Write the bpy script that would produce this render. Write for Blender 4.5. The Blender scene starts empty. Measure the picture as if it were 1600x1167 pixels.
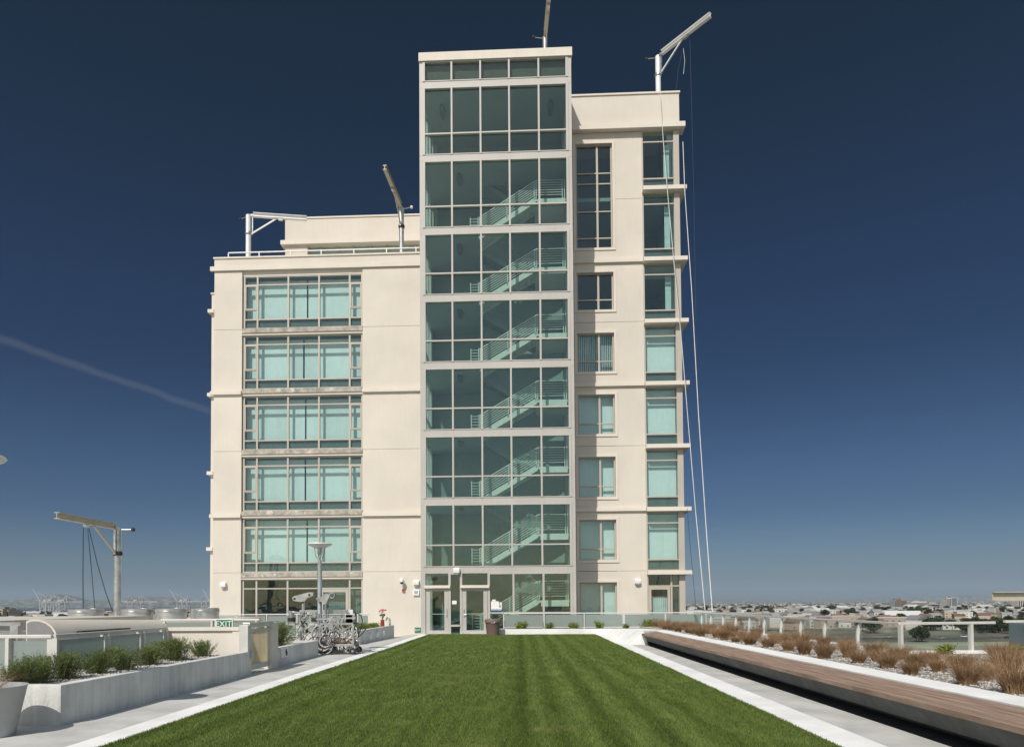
import bpy, math, random
import numpy as np
from mathutils import Vector, Matrix
random.seed(7); RNG = np.random.default_rng(7)
R = math.radians
scene = bpy.context.scene

# ------------------------------------------------------------------ camera
EYE = 1.55; FPX = 1100.0
YAW, PITCH, ROLL, PPX, PPY = 0.0422336970, 0.0303545152, -0.00600110561, 766.223857, 908.854188
def basis():
    c, s = math.cos, math.sin
    F = Vector((-s(YAW)*c(PITCH), c(YAW)*c(PITCH), s(PITCH)))
    Rt = Vector((c(YAW), s(YAW), 0)); U = Rt.cross(F)
    return F, Rt*c(ROLL)+U*s(ROLL), -Rt*s(ROLL)+U*c(ROLL)
CF, CR, CU = basis()
cd = bpy.data.cameras.new('camera'); cam = bpy.data.objects.new('camera', cd)
scene.collection.objects.link(cam); scene.camera = cam
M = Matrix((CR, CU, -CF)).transposed().to_4x4(); M.translation = Vector((0, 0, EYE)); cam.matrix_world = M
cd.sensor_fit = 'HORIZONTAL'; cd.sensor_width = 36; cd.lens = FPX/1600*36
cd.shift_x = (800-PPX)/1600; cd.shift_y = (PPY-583.5)/1600
cd.clip_start = 0.1; cd.clip_end = 60000

def ray(x, y): return CF + CR*((x-PPX)/FPX) - CU*((y-PPY)/FPX)
def P(x, y, Y):                      # point of the photo at depth plane Y
    d = ray(x, y); return d*(Y/d.y) + Vector((0, 0, EYE))
def G(x, y, z=0.0):                  # point of the photo at height z
    d = ray(x, y); return d*((z-EYE)/d.z) + Vector((0, 0, EYE))

# ------------------------------------------------------------------ world, sun, exposure
SUN = Vector((-0.40, -1.0, 1.10)).normalized()
elev = math.asin(SUN.z); rot = math.atan2(SUN.x, SUN.y)
w = bpy.data.worlds.new("World"); scene.world = w; w.use_nodes = True
nt = w.node_tree; nt.nodes.clear()
def N(t, **k):
    n = nt.nodes.new(t)
    for a, b in k.items(): setattr(n, a, b)
    return n
L = nt.links.new
sky = N('ShaderNodeTexSky', sky_type='NISHITA', sun_disc=False, sun_elevation=elev, sun_rotation=rot % (2*math.pi),
        altitude=0, air_density=1.0, dust_density=0.7, ozone_density=3.0)
tc = N('ShaderNodeTexCoord'); sep = N('ShaderNodeSeparateXYZ'); L(tc.outputs['Generated'], sep.inputs[0])
ramp = N('ShaderNodeValToRGB'); L(sep.outputs['Z'], ramp.inputs[0])
cr = ramp.color_ramp; cr.interpolation = 'EASE'
SKYR = [(0.0, (0.29, 0.34, 0.44)), (0.05, (0.25, 0.32, 0.42)), (0.14, (0.165, 0.240, 0.345)), (0.33, (0.092, 0.158, 0.240)), (0.65, (0.078, 0.137, 0.160)), (1.0, (0.6, 0.65, 0.7))]
while len(cr.elements) < len(SKYR): cr.elements.new(0.5)
for e, (p, c) in zip(cr.elements, SKYR): e.position = p; e.color = (*c, 1)
mul = N('ShaderNodeMix', data_type='RGBA', blend_type='MULTIPLY'); mul.inputs[0].default_value = 1
# the sky opposite the sun is deep and dark; out of view it is brightened and warmed as added fill
my = N('ShaderNodeMapRange', interpolation_type='SMOOTHSTEP'); L(sep.outputs['Y'], my.inputs[0]); my.inputs[1].default_value = 0.60; my.inputs[2].default_value = -0.15; my.inputs[3].default_value = 0; my.inputs[4].default_value = 1
sd = N('ShaderNodeMix', data_type='RGBA'); L(my.outputs[0], sd.inputs[0]); L(ramp.outputs[0], sd.inputs[6]); sd.inputs[7].default_value = (1.45, 1.22, 0.98, 1)
L(sky.outputs[0], mul.inputs[6]); L(sd.outputs[2], mul.inputs[7])
col = mul.outputs[2]
def streak(a, b, width, strength, col):      # contrail: a thin band along a great circle of the sky
    d1, d2 = ray(*a).normalized(), ray(*b).normalized(); n = d1.cross(d2).normalized(); m = (d1+d2).normalized()
    nz = N('ShaderNodeTexNoise'); nz.inputs['Scale'].default_value = 22; nz.inputs['Detail'].default_value = 5
    L(tc.outputs['Generated'], nz.inputs['Vector'])
    vm = N('ShaderNodeVectorMath', operation='DOT_PRODUCT'); L(tc.outputs['Generated'], vm.inputs[0]); vm.inputs[1].default_value = n
    nm = N('ShaderNodeMath', operation='MULTIPLY_ADD'); L(nz.outputs[0], nm.inputs[0]); nm.inputs[1].default_value = width*0.9; L(vm.outputs['Value'], nm.inputs[2])
    off = N('ShaderNodeMath', operation='SUBTRACT'); L(nm.outputs[0], off.inputs[0]); off.inputs[1].default_value = width*0.45
    ab = N('ShaderNodeMath', operation='ABSOLUTE'); L(off.outputs[0], ab.inputs[0])
    mr = N('ShaderNodeMapRange', interpolation_type='SMOOTHERSTEP'); L(ab.outputs[0], mr.inputs[0])
    mr.inputs[1].default_value = 0; mr.inputs[2].default_value = width; mr.inputs[3].default_value = strength; mr.inputs[4].default_value = 0
    vd = N('ShaderNodeVectorMath', operation='DOT_PRODUCT'); L(tc.outputs['Generated'], vd.inputs[0]); vd.inputs[1].default_value = m
    half = d1.dot(m)
    m2 = N('ShaderNodeMapRange', interpolation_type='SMOOTHSTEP'); L(vd.outputs['Value'], m2.inputs[0])
    m2.inputs[1].default_value = 1-(1-half)*1.8; m2.inputs[2].default_value = 1-(1-half)*0.5; m2.inputs[3].default_value = 0; m2.inputs[4].default_value = 1
    mm = N('ShaderNodeMath', operation='MULTIPLY'); L(mr.outputs[0], mm.inputs[0]); L(m2.outputs[0], mm.inputs[1])
    mx = N('ShaderNodeMix', data_type='RGBA'); L(mm.outputs[0], mx.inputs[0]); L(col, mx.inputs[6]); mx.inputs[7].default_value = (3.2, 3.3, 3.6, 1)
    return mx.outputs[2]
col = streak((-60, 510), (330, 643), 0.0075, 0.11, col)
col = streak((1090, 824), (1260, 836), 0.003, 0.06, col)
bg = N('ShaderNodeBackground'); bg.inputs[1].default_value = 0.10; L(col, bg.inputs[0])
wo = N('ShaderNodeOutputWorld'); L(bg.outputs[0], wo.inputs[0])
ld = bpy.data.lights.new('sun', 'SUN'); ld.energy = 3.9; ld.angle = R(0.53); ld.color = (1.0, 0.95, 0.87)
lo = bpy.data.objects.new('sun', ld); scene.collection.objects.link(lo)
lo.rotation_euler = SUN.to_track_quat('Z', 'Y').to_euler(); lo.location = (-20, -20, 60)
scene.view_settings.view_transform = 'Standard'; scene.view_settings.look = 'None'
scene.view_settings.exposure = 0.0; scene.view_settings.gamma = 1.0

# ------------------------------------------------------------------ materials
MATS = {}
def mat(name, base, rough=0.7, metal=0.0, var=0.08, scale=3.0, bump=0.0, bscale=40.0, spec=0.4, streak=0.0, spots=None, second=None, trans=0.0, objvar=0.0, smap=None):
    m = bpy.data.materials.new(name); m.use_nodes = True; t = m.node_tree; b = t.nodes['Principled BSDF']
    def n(ty, **k):
        q = t.nodes.new(ty)
        for a, v in k.items(): setattr(q, a, v)
        return q
    l = t.links.new
    co = n('ShaderNodeTexCoord'); nz = n('ShaderNodeTexNoise'); nz.inputs['Scale'].default_value = scale; nz.inputs['Detail'].default_value = 6; nz.inputs['Roughness'].default_value = 0.6
    if smap:
        mq = n('ShaderNodeMapping'); mq.inputs['Scale'].default_value = smap; l(co.outputs['Object'], mq.inputs[0]); l(mq.outputs[0], nz.inputs['Vector'])
    else: l(co.outputs['Object'], nz.inputs['Vector'])
    r = n('ShaderNodeValToRGB'); l(nz.outputs[0], r.inputs[0]); r.color_ramp.elements[0].position = 0.36; r.color_ramp.elements[1].position = 0.64
    a = second if second else [c*(1-var) for c in base]
    bb = base if second else [min(1, c*(1+var)) for c in base]
    r.color_ramp.elements[0].color = (*a, 1); r.color_ramp.elements[1].color = (*bb, 1)
    out = r.outputs[0]
    if streak:                                   # vertical weather streaks
        mp = n('ShaderNodeMapping'); mp.inputs['Scale'].default_value = (7, 7, 0.35); l(co.outputs['Object'], mp.inputs[0])
        n2 = n('ShaderNodeTexNoise'); n2.inputs['Scale'].default_value = 1.6; n2.inputs['Detail'].default_value = 5; l(mp.outputs[0], n2.inputs['Vector'])
        mr = n('ShaderNodeMapRange'); l(n2.outputs[0], mr.inputs[0]); mr.inputs[1].default_value = 0.3; mr.inputs[2].default_value = 0.75; mr.inputs[3].default_value = 1.0; mr.inputs[4].default_value = 1-streak
        mx = n('ShaderNodeMix', data_type='RGBA', blend_type='MULTIPLY'); mx.inputs[0].default_value = 1; l(out, mx.inputs[6])
        cc = n('ShaderNodeCombineColor'); [l(mr.outputs[0], cc.inputs[i]) for i in range(3)]; l(cc.outputs[0], mx.inputs[7]); out = mx.outputs[2]
    if spots:
        v = n('ShaderNodeTexNoise'); v.inputs['Scale'].default_value = spots[0]; v.inputs['Detail'].default_value = 3; l(co.outputs['Object'], v.inputs['Vector'])
        mr = n('ShaderNodeMapRange'); l(v.outputs[0], mr.inputs[0]); mr.inputs[1].default_value = spots[1]; mr.inputs[2].default_value = spots[1]+0.08
        mx = n('ShaderNodeMix', data_type='RGBA'); l(mr.outputs[0], mx.inputs[0]); l(out, mx.inputs[6]); mx.inputs[7].default_value = (*spots[2], 1); out = mx.outputs[2]
    if objvar:
        oi = n('ShaderNodeObjectInfo'); hs = n('ShaderNodeHueSaturation'); l(out, hs.inputs['Color'])
        mr = n('ShaderNodeMapRange'); l(oi.outputs['Random'], mr.inputs[0]); mr.inputs[3].default_value = 1-objvar; mr.inputs[4].default_value = 1+objvar; l(mr.outputs[0], hs.inputs['Value']); out = hs.outputs[0]
    l(out, b.inputs['Base Color']); b.inputs['Roughness'].default_value = rough; b.inputs['Metallic'].default_value = metal; b.inputs['Specular IOR Level'].default_value = spec
    if bump:
        n3 = n('ShaderNodeTexNoise'); n3.inputs['Scale'].default_value = bscale; n3.inputs['Detail'].default_value = 4; l(co.outputs['Object'], n3.inputs['Vector'])
        bp = n('ShaderNodeBump'); bp.inputs['Strength'].default_value = bump; bp.inputs['Distance'].default_value = 0.02; l(n3.outputs[0], bp.inputs['Height']); l(bp.outputs[0], b.inputs['Normal'])
    if trans:
        tr = n('ShaderNodeBsdfTranslucent'); l(out, tr.inputs[0]); ms = n('ShaderNodeMixShader'); ms.inputs[0].default_value = trans
        l(b.outputs[0], ms.inputs[1]); l(tr.outputs[0], ms.inputs[2]); l(ms.outputs[0], t.nodes['Material Output'].inputs[0])
    MATS[name] = m; return m
def glass(name, tint, refl=0.06, rough=0.0, diffuse=None, dfac=0.0, wavy=0.0):
    m = bpy.data.materials.new(name); m.use_nodes = True; t = m.node_tree; t.nodes.clear(); l = t.links.new
    o = t.nodes.new('ShaderNodeOutputMaterial'); tr = t.nodes.new('ShaderNodeBsdfTransparent'); tr.inputs[0].default_value = (*tint, 1)
    src = tr.outputs[0]
    if diffuse:
        df = t.nodes.new('ShaderNodeBsdfDiffuse'); df.inputs[0].default_value = (*diffuse, 1)
        tl = t.nodes.new('ShaderNodeBsdfTranslucent'); tl.inputs[0].default_value = (*diffuse, 1)
        m0 = t.nodes.new('ShaderNodeMixShader'); m0.inputs[0].default_value = 0.5; l(df.outputs[0], m0.inputs[1]); l(tl.outputs[0], m0.inputs[2])
        mx = t.nodes.new('ShaderNodeMixShader'); mx.inputs[0].default_value = dfac; l(src, mx.inputs[1]); l(m0.outputs[0], mx.inputs[2]); src = mx.outputs[0]
    gl = t.nodes.new('ShaderNodeBsdfGlossy'); gl.inputs['Roughness'].default_value = rough; gl.inputs[0].default_value = (0.78, 0.93, 0.95, 1)
    lw = t.nodes.new('ShaderNodeLayerWeight'); lw.inputs[0].default_value = 0.5
    pw = t.nodes.new('ShaderNodeMath'); pw.operation = 'POWER'; l(lw.outputs['Facing'], pw.inputs[0]); pw.inputs[1].default_value = 5
    ad = t.nodes.new('ShaderNodeMath'); ad.operation = 'MULTIPLY_ADD'; ad.use_clamp = True; l(pw.outputs[0], ad.inputs[0]); ad.inputs[1].default_value = 0.6; ad.inputs[2].default_value = refl*0.6
    if wavy:
        nz = t.nodes.new('ShaderNodeTexNoise'); nz.inputs['Scale'].default_value = 0.7; co = t.nodes.new('ShaderNodeTexCoord'); l(co.outputs['Object'], nz.inputs['Vector'])
        bp = t.nodes.new('ShaderNodeBump'); bp.inputs['Strength'].default_value = wavy; bp.inputs['Distance'].default_value = 0.05; l(nz.outputs[0], bp.inputs['Height']); l(bp.outputs[0], gl.inputs['Normal'])
    ms = t.nodes.new('ShaderNodeMixShader'); l(ad.outputs[0], ms.inputs[0]); l(src, ms.inputs[1]); l(gl.outputs[0], ms.inputs[2]); l(ms.outputs[0], o.inputs[0])
    MATS[name] = m; return m

CREAM = mat('stucco_cream', (0.675, 0.622, 0.545), 0.9, var=0.05, scale=0.35, bump=0.2, bscale=60, streak=0.035, spec=0.15)
CREAM2 = mat('trim_cream', (0.72, 0.665, 0.585), 0.85, var=0.03, scale=0.8, streak=0.05, spec=0.2)
FRAME = mat('frame_champagne', (0.46, 0.42, 0.36), 0.45, 0.0, var=0.04, scale=1.0, spec=0.5)
TFRAME = mat('tower_panel_metal', (0.465, 0.445, 0.41), 0.5, 0.0, var=0.05, scale=0.6, spec=0.5, streak=0.05)
SILL = mat('stained_concrete', (0.40, 0.37, 0.32), 0.9, var=0.3, scale=2.5, spots=(3.0, 0.60, (0.62, 0.58, 0.52)), bump=0.3)
CONC = mat('board_concrete', (0.66, 0.66, 0.63), 0.85, var=0.15, scale=1.1, streak=0.22, bump=0.2, bscale=25)
CONCW = mat('pale_concrete', (0.80, 0.80, 0.78), 0.85, var=0.09, scale=1.2, bump=0.15, bscale=30)
PATH = mat('paving_grey', (0.50, 0.50, 0.475), 0.85, var=0.14, scale=1.3, bump=0.2, bscale=50, spots=(9.0, 0.72, (0.30, 0.30, 0.28)))
GALV = mat('galvanised_steel', (0.52, 0.53, 0.53), 0.32, 0.8, var=0.2, scale=4)
BRIGHT = mat('white_painted_steel', (0.80, 0.80, 0.78), 0.35, 0.1, var=0.04, scale=3)
BEAM = mat('beam_aluminium', (0.50, 0.46, 0.38), 0.5, 0.25, var=0.08, scale=3)
STEEL = mat('rail_steel', (0.60, 0.585, 0.55), 0.45, 0.15, var=0.05, scale=3)
DARK = mat('dark_rubber', (0.03, 0.03, 0.03), 0.7, var=0.2)
ROPE = mat('pale_rope', (0.60, 0.60, 0.58), 0.8)
ROPED = mat('dark_rope', (0.06, 0.08, 0.11), 0.8)
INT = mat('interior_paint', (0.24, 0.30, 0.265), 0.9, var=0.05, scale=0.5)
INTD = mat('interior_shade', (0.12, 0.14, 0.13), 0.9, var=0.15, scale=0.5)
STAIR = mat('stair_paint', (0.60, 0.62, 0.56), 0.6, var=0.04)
BLIND = mat('blind_fabric', (0.88, 0.90, 0.86), 0.9, var=0.02, trans=0.15)
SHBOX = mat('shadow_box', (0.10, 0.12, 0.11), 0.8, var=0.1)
GL = glass('window_glass_tint', (0.862, 0.940, 0.938), 0.08, wavy=0.35)
GLT = glass('tower_glass_tint', (0.835, 0.918, 0.898), 0.085, wavy=0.35)
FROST = glass('frosted_glass', (0.55, 0.62, 0.60), 0.05, 0.35, diffuse=(0.50, 0.56, 0.53), dfac=0.80)
CLEAR = glass('clear_glass', (0.93, 0.96, 0.95), 0.04)
WOOD = mat('bench_wood', (0.40, 0.285, 0.21), 0.7, var=0.25, scale=2.2, bump=0.3, bscale=30, second=(0.21, 0.14, 0.10), smap=(9, 0.45, 1))
DUCT = mat('duct_cream_metal', (0.64, 0.59, 0.51), 0.5, var=0.04, scale=1)
GRASS = mat('lawn_blades', (0.18, 0.245, 0.055), 0.6, var=0.3, scale=1.6, second=(0.115, 0.17, 0.035), smap=(5.5, 0.5, 1), spots=(0.9, 0.58, (0.20, 0.25, 0.065)), trans=0.25, spec=0.3)
SOIL = mat('lawn_thatch', (0.045, 0.065, 0.02), 0.95, var=0.4, scale=14)
DRY = mat('dry_grass_blades', (0.45, 0.305, 0.18), 0.8, var=0.3, scale=9, second=(0.23, 0.14, 0.075), trans=0.2, objvar=0.18, spec=0.1)
LEAF = mat('shrub_leaves', (0.22, 0.27, 0.085), 0.7, var=0.3, scale=6, second=(0.11, 0.145, 0.05), trans=0.25, objvar=0.15, spec=0.2)
LEAFB = mat('bright_leaves', (0.30, 0.34, 0.07), 0.7, var=0.3, scale=8, second=(0.12, 0.17, 0.04), trans=0.25, objvar=0.15, spec=0.2)
GRAVELB = mat('gravel_bed', (0.30, 0.28, 0.25), 0.95, var=0.45, scale=60, bump=0.6, bscale=90)
STONE = mat('gravel_stones', (0.46, 0.43, 0.39), 0.9, var=0.4, scale=30)
REDM = mat('red_vase', (0.35, 0.05, 0.03), 0.4)
PINK = mat('pink_petals', (0.62, 0.22, 0.26), 0.7)
BROWN = mat('brown_plastic', (0.17, 0.115, 0.095), 0.6, var=0.05)
SIGNG = mat('sign_green', (0.02, 0.17, 0.08), 0.5, var=0.02)
SIGNW = mat('sign_white', (0.82, 0.82, 0.80), 0.5, var=0.02)
SIGNB = mat('sign_blue', (0.30, 0.42, 0.62), 0.5, var=0.02)

# ------------------------------------------------------------------ building helpers
def worigin(o):
    v = Vector((0, 0, 0))
    while o is not None: v += o.location; o = o.parent
    return v
def tag(o, label=None, cat=None, group=None, kind=None):
    if label: o['label'] = label
    if cat: o['category'] = cat
    if group: o['group'] = group
    if kind: o['kind'] = kind
    return o
def thing(name, loc, label, cat, group=None):
    o = bpy.data.objects.new(name, None); o.empty_display_size = 0.3; o.location = loc; scene.collection.objects.link(o)
    return tag(o, label, cat, group)
class MB:
    def __init__(s): s.v = []; s.f = []
    def add(s, vs, fs):
        b = len(s.v); s.v += [tuple(v) for v in vs]; s.f += [tuple(i+b for i in f) for f in fs]; return s
    def box(s, x0, x1, y0, y1, z0, z1):
        x0, x1 = min(x0, x1), max(x0, x1); y0, y1 = min(y0, y1), max(y0, y1); z0, z1 = min(z0, z1), max(z0, z1)
        return s.add([(x0,y0,z0),(x1,y0,z0),(x1,y1,z0),(x0,y1,z0),(x0,y0,z1),(x1,y0,z1),(x1,y1,z1),(x0,y1,z1)],
                     [(0,3,2,1),(4,5,6,7),(0,1,5,4),(1,2,6,5),(2,3,7,6),(3,0,4,7)])
    def tube(s, p, q, r, n=8, r2=None):
        p, q = Vector(p), Vector(q); r2 = r if r2 is None else r2; d = (q-p)
        if d.length < 1e-6: return s
        d.normalize(); a = d.orthogonal().normalized(); b = d.cross(a); vs = []
        for c, rr in ((p, r), (q, r2)):
            for i in range(n):
                t = 2*math.pi*i/n; vs.append(c + a*math.cos(t)*rr + b*math.sin(t)*rr)
        fs = [(i, (i+1) % n, n+(i+1) % n, n+i) for i in range(n)] + [tuple(range(n-1, -1, -1)), tuple(range(n, 2*n))]
        return s.add(vs, fs)
    def path(s, pts, r, n=6):
        for a, b in zip(pts[:-1], pts[1:]): s.tube(a, b, r, n)
        return s
    def bar(s, p, q, w, h, up=(0, 0, 1)):        # rectangular bar between two points
        p, q = Vector(p), Vector(q); d = (q-p).normalized(); up = Vector(up); a = d.cross(up)
        if a.length < 1e-4: a = d.cross(Vector((0, 1, 0)))
        a.normalize(); b = a.cross(d); vs = []
        for c in (p, q):
            for sa, sb in ((-1,-1),(1,-1),(1,1),(-1,1)): vs.append(c+a*sa*w/2+b*sb*h/2)
        return s.add(vs, [(0,1,5,4),(1,2,6,5),(2,3,7,6),(3,0,4,7),(3,2,1,0),(4,5,6,7)])
    def prism(s, prof, axis, a0, a1):            # prof: 2-D outline; axis 'x','y','z' is the extrusion axis
        n = len(prof); vs = []
        for a in (a0, a1):
            for u, v in prof: vs.append({'x': (a, u, v), 'y': (u, a, v), 'z': (u, v, a)}[axis])
        return s.add(vs, [(i, (i+1) % n, n+(i+1) % n, n+i) for i in range(n)] + [tuple(range(n-1, -1, -1)), tuple(range(n, 2*n))])
    def lathe(s, c, prof, n=20):                 # prof: (r, z) from bottom to top
        c = Vector(c); vs = []
        for r, z in prof:
            for i in range(n):
                t = 2*math.pi*i/n; vs.append(c+Vector((r*math.cos(t), r*math.sin(t), z)))
        fs = []
        for k in range(len(prof)-1):
            for i in range(n): fs.append((k*n+i, k*n+(i+1) % n, (k+1)*n+(i+1) % n, (k+1)*n+i))
        fs += [tuple(range(n-1, -1, -1)), tuple(range((len(prof)-1)*n, len(prof)*n))]
        return s.add(vs, fs)
    def ball(s, c, r, n=8):
        return s.lathe(c, [(r*max(0.02, math.sin(math.pi*k/n)), -r*math.cos(math.pi*k/n)) for k in range(n+1)], n+2)
    def ring(s, c, R0, r, axis='x', n=20, m=6):
        c = Vector(c); vs = []
        for i in range(n):
            t = 2*math.pi*i/n
            for j in range(m):
                u = 2*math.pi*j/m; q = R0+r*math.cos(u); h = r*math.sin(u)
                a, b = q*math.cos(t), q*math.sin(t)
                vs.append(c+Vector({'x': (h, a, b), 'y': (a, h, b), 'z': (a, b, h)}[axis]))
        return s.add(vs, [(i*m+j, ((i+1) % n)*m+j, ((i+1) % n)*m+(j+1) % m, i*m+(j+1) % m) for i in range(n) for j in range(m)])
    def each(s, name, m, parent):                # every 8-vertex box as a part of its own
        for i in range(0, len(s.v), 8):
            q = MB(); q.v = s.v[i:i+8]; q.f = [tuple(a-i for a in f) for f in s.f if i <= f[0] < i+8]; q.build(name, m, parent)
    def build(s, name, m, parent=None, smooth=False, bevel=0.0, local=False):
        me = bpy.data.meshes.new(name)
        o0 = Vector((0, 0, 0)) if (parent is None or local) else worigin(parent)
        me.from_pydata([(v[0]-o0.x, v[1]-o0.y, v[2]-o0.z) for v in s.v], [], s.f); me.update()
        bm_fix(me)
        me.materials.append(m)
        if smooth:
            me.polygons.foreach_set('use_smooth', [True]*len(me.polygons))
            try: me.set_sharp_from_angle(angle=R(40))
            except Exception: pass
        o = bpy.data.objects.new(name, me); scene.collection.objects.link(o)
        if parent is not None: o.parent = parent
        if bevel:
            b = o.modifiers.new('bevel', 'BEVEL'); b.width = bevel; b.segments = 2; b.limit_method = 'ANGLE'
        return o
def bm_fix(me):
    import bmesh
    b = bmesh.new(); b.from_mesh(me); bmesh.ops.recalc_face_normals(b, faces=b.faces); b.to_mesh(me); b.free()
def np_mesh(name, V, F, m, parent=None):         # V (n,3), F (k,4 or 3)
    me = bpy.data.meshes.new(name); k = F.shape[1]
    me.vertices.add(len(V)); me.vertices.foreach_set('co', V.astype(np.float32).ravel())
    me.loops.add(F.size); me.loops.foreach_set('vertex_index', F.astype(np.int32).ravel())
    me.polygons.add(len(F)); me.polygons.foreach_set('loop_start', np.arange(0, F.size, k, dtype=np.int32))
    me.update(calc_edges=True); me.materials.append(m)
    o = bpy.data.objects.new(name, me); scene.collection.objects.link(o)
    if parent is not None: o.parent = parent
    return o
def copy_tree(o, loc, rz=0, sc=1, parent=None):
    c = o.copy(); scene.collection.objects.link(c)
    if parent is None: c.location = loc; c.rotation_euler = (0, 0, rz); c.scale = (sc, sc, sc)
    else: c.parent = parent
    for ch in [k for k in bpy.data.objects if k.parent == o]: copy_tree(ch, None, parent=c)
    return c

# ------------------------------------------------------------------ the setting: roof terrace
def struct(o, kind='structure'): o['kind'] = kind; return o
CITYZ = -24.0
YT, YW = 35.5, 39.3
LE = [(3.37, 7.6), (3.50, 26.0), (3.66, 34.6)]
struct(MB().box(-32, 8.75, -14, 62, CITYZ-1, -0.32).box(8.75, 14.5, -14, 16.6, CITYZ-1, -0.32).box(8.75, 9.6, 33, 62, CITYZ-1, -0.32).build('roof_deck', PATH))
# left path (falls a little towards the building), right path, cross joints cut as gaps between slabs
def slab(x0, x1, y0, y1, z0, z1, t=0.3):       # z0 at y0, z1 at y1
    m = MB(); m.add([(x0,y0,z0-t),(x1,y0,z0-t),(x1,y1,z1-t),(x0,y1,z1-t),(x0,y0,z0),(x1,y0,z0),(x1,y1,z1),(x0,y1,z1)],
                    [(0,3,2,1),(4,5,6,7),(0,1,5,4),(1,2,6,5),(2,3,7,6),(3,0,4,7)]); return m
pl = MB(); pr = MB(); y = -8.0
def zl(y): return 0.0 if y < 28 else -0.18*(y-28)/11.3
while y < 39.2:
    y1 = min(y+1.9, 39.28)
    a = slab(-7.3 if y < 8.6 or 14.9 < y < 17.5 or 20.4 < y < 26 else -6.30, -5.012, y+0.006, y1-0.006, zl(y), zl(y1)); pl.add(a.v, a.f)
    if y < 26.0:
        y2 = min(y1, 26.05); a = slab(3.902, 4.56, y+0.006, y2-0.006, 0, 0); pr.add(a.v, a.f)
    y = y1
struct(MB().box(4.565, 5.25, -8, 26.05, -0.3, -0.004).build('dark_strip', mat('dark_ground', (0.06, 0.06, 0.06), 0.9, var=0.2)))  # near-black ground strip along the bench front
struct(pl.build('left_path', PATH)); struct(pr.build('right_path', PATH))
kl = MB(); kr = MB(); y = -8.0
while y < 35.4:
    y1 = min(y+3.8, 35.42)
    a = slab(-5.0, -4.60, y+0.004, y1-0.004, 0.006, 0.006, 0.25); kl.add(a.v, a.f)
    if y < 34.5:
        y2 = min(y1, 34.6)
        def xr(q): return 3.33+0.0095*q
        kr.add([(xr(y),y,-.2),(xr(y)+.48,y,-.2),(xr(y2)+.48,y2,-.2),(xr(y2),y2,-.2),(xr(y),y,.007),(xr(y)+.48,y,.007),(xr(y2)+.48,y2,.007),(xr(y2),y2,.007)],
               [(0,3,2,1),(4,5,6,7),(0,1,5,4),(1,2,6,5),(2,3,7,6),(3,0,4,7)])
    y = y1
struct(kl.build('left_kerb_band', CONCW)); struct(kr.build('right_kerb_band', CONCW))
struct(MB().add([(-4.61,-9,0.0),(3.30,-9,0.0),(3.70,34.9,0.0),(-4.61,35.45,0.0)], [(0,1,2,3)]).build('lawn_soil', SOIL))
struct(slab(-5.0, -0.9, 35.2, 36.2, 0.003, 0.003, 0.2).build('door_step', CONCW))

# ------------------------------------------------------------------ the tall building
F = [3.39+3.49*k for k in range(6)]            # spandrel tops of the stair tower
B = thing('apartment_building', (-4, YW, 0), 'tall cream stucco building with a glazed stair tower standing at the end of the lawn', 'building')
D2 = YW+17
def wall_stack(m, x0, x1, zs, y0=YW, t=0.35):  # panels with open joints, backed a little behind
    for a, b in zip(zs[:-1], zs[1:]): m.box(x0, x1, y0, y0+t, a+0.012, b-0.012)
    m.box(x0+0.004, x1-0.004, y0+0.02, y0+t-0.01, zs[0], zs[-1])
LX0, LXa, LXb, LX1 = -17.46, -15.84, -8.86, -4.9
LT = 21.45; jl = [-0.4, 3.37, 6.62, 10.30, 13.66, 17.32, 20.72]
m = MB(); wall_stack(m, LX0, LXa, jl); wall_stack(m, LXb, LX1, jl)
m.box(LX0-0.01, LX1, YW-0.004, YW+0.4, 20.734, LT)
m.build('wall', CREAM, B)
m = MB(); m.box(LX0-0.06, LX1, YW-0.06, YW+0.42, LT+0.002, LT+0.09)                  # parapet cap
m.box(LX0-0.22, LX1, YW-0.10, YW-0.0045, 20.73, 20.98)                               # cornice band
for z in (6.50, 13.55):
    m.box(LX0-0.18, LXa, YW-0.13, YW-0.0006, z, z+0.20); m.box(LXb, LX1, YW-0.13, YW-0.0006, z, z+0.20)
m.each('moulding', CREAM2, B)
# stepped volume behind the left corner
xb = P(329.5, 700, YW+1.2).x
m = MB(); zt_ = P(330, 460, YW+1.2).z; m.box(xb, LX0+0.5, YW+1.2, D2-1, -24, zt_); m.build('wall', CREAM, B)
m = MB()
for yy in (488, 618, 740, 858):
    z = P(330, yy, YW+1.2).z; m.box(xb-0.16, xb+0.2, YW+1.0, YW+3, z-0.09, z+0.11)
m.box(xb-0.05, LX0+0.3, YW+1.15, D2, zt_+0.002, zt_+0.08); m.each('moulding', CREAM2, B)
# shell: rear, sides, floors, roofs
RX0, RX1 = 2.86, 9.13; RT = 30.25
m = MB(); m.box(LX0, LX0+0.3, YW+0.40, D2, -24, LT-0.01); m.box(LX0, LX1+0.2, D2-0.3, D2, -24, LT-0.01); m.box(LX0+0.3, LX1+0.2, YW+0.42, D2-0.3, LT-0.6, LT-0.35)
m.box(RX1-0.3, RX1, YW+1.9, D2, -24, RT-0.01); m.box(RX0-7.8, RX1-0.3, D2-0.3, D2, LT, RT-0.01); m.box(RX0-7.85, RX0-7.5, YW+0.5, D2, LT-0.3, RT-0.01); m.box(RX0-7.5, RX1-0.3, YW+0.5, D2-0.3, RT-0.6, RT-0.3)
m.box(LX0, RX1, YW+0.05, YW+0.3, -24, -0.42)
m.build('rear_wall', CREAM, B)
m = MB(); m.box(LX0+0.35, RX1-0.35, YW+4.6, YW+4.8, 0, LT-0.7); m.box(RX0-7.4, RX1-0.35, YW+4.6, YW+4.8, LT-0.7, RT-0.7)
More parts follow.
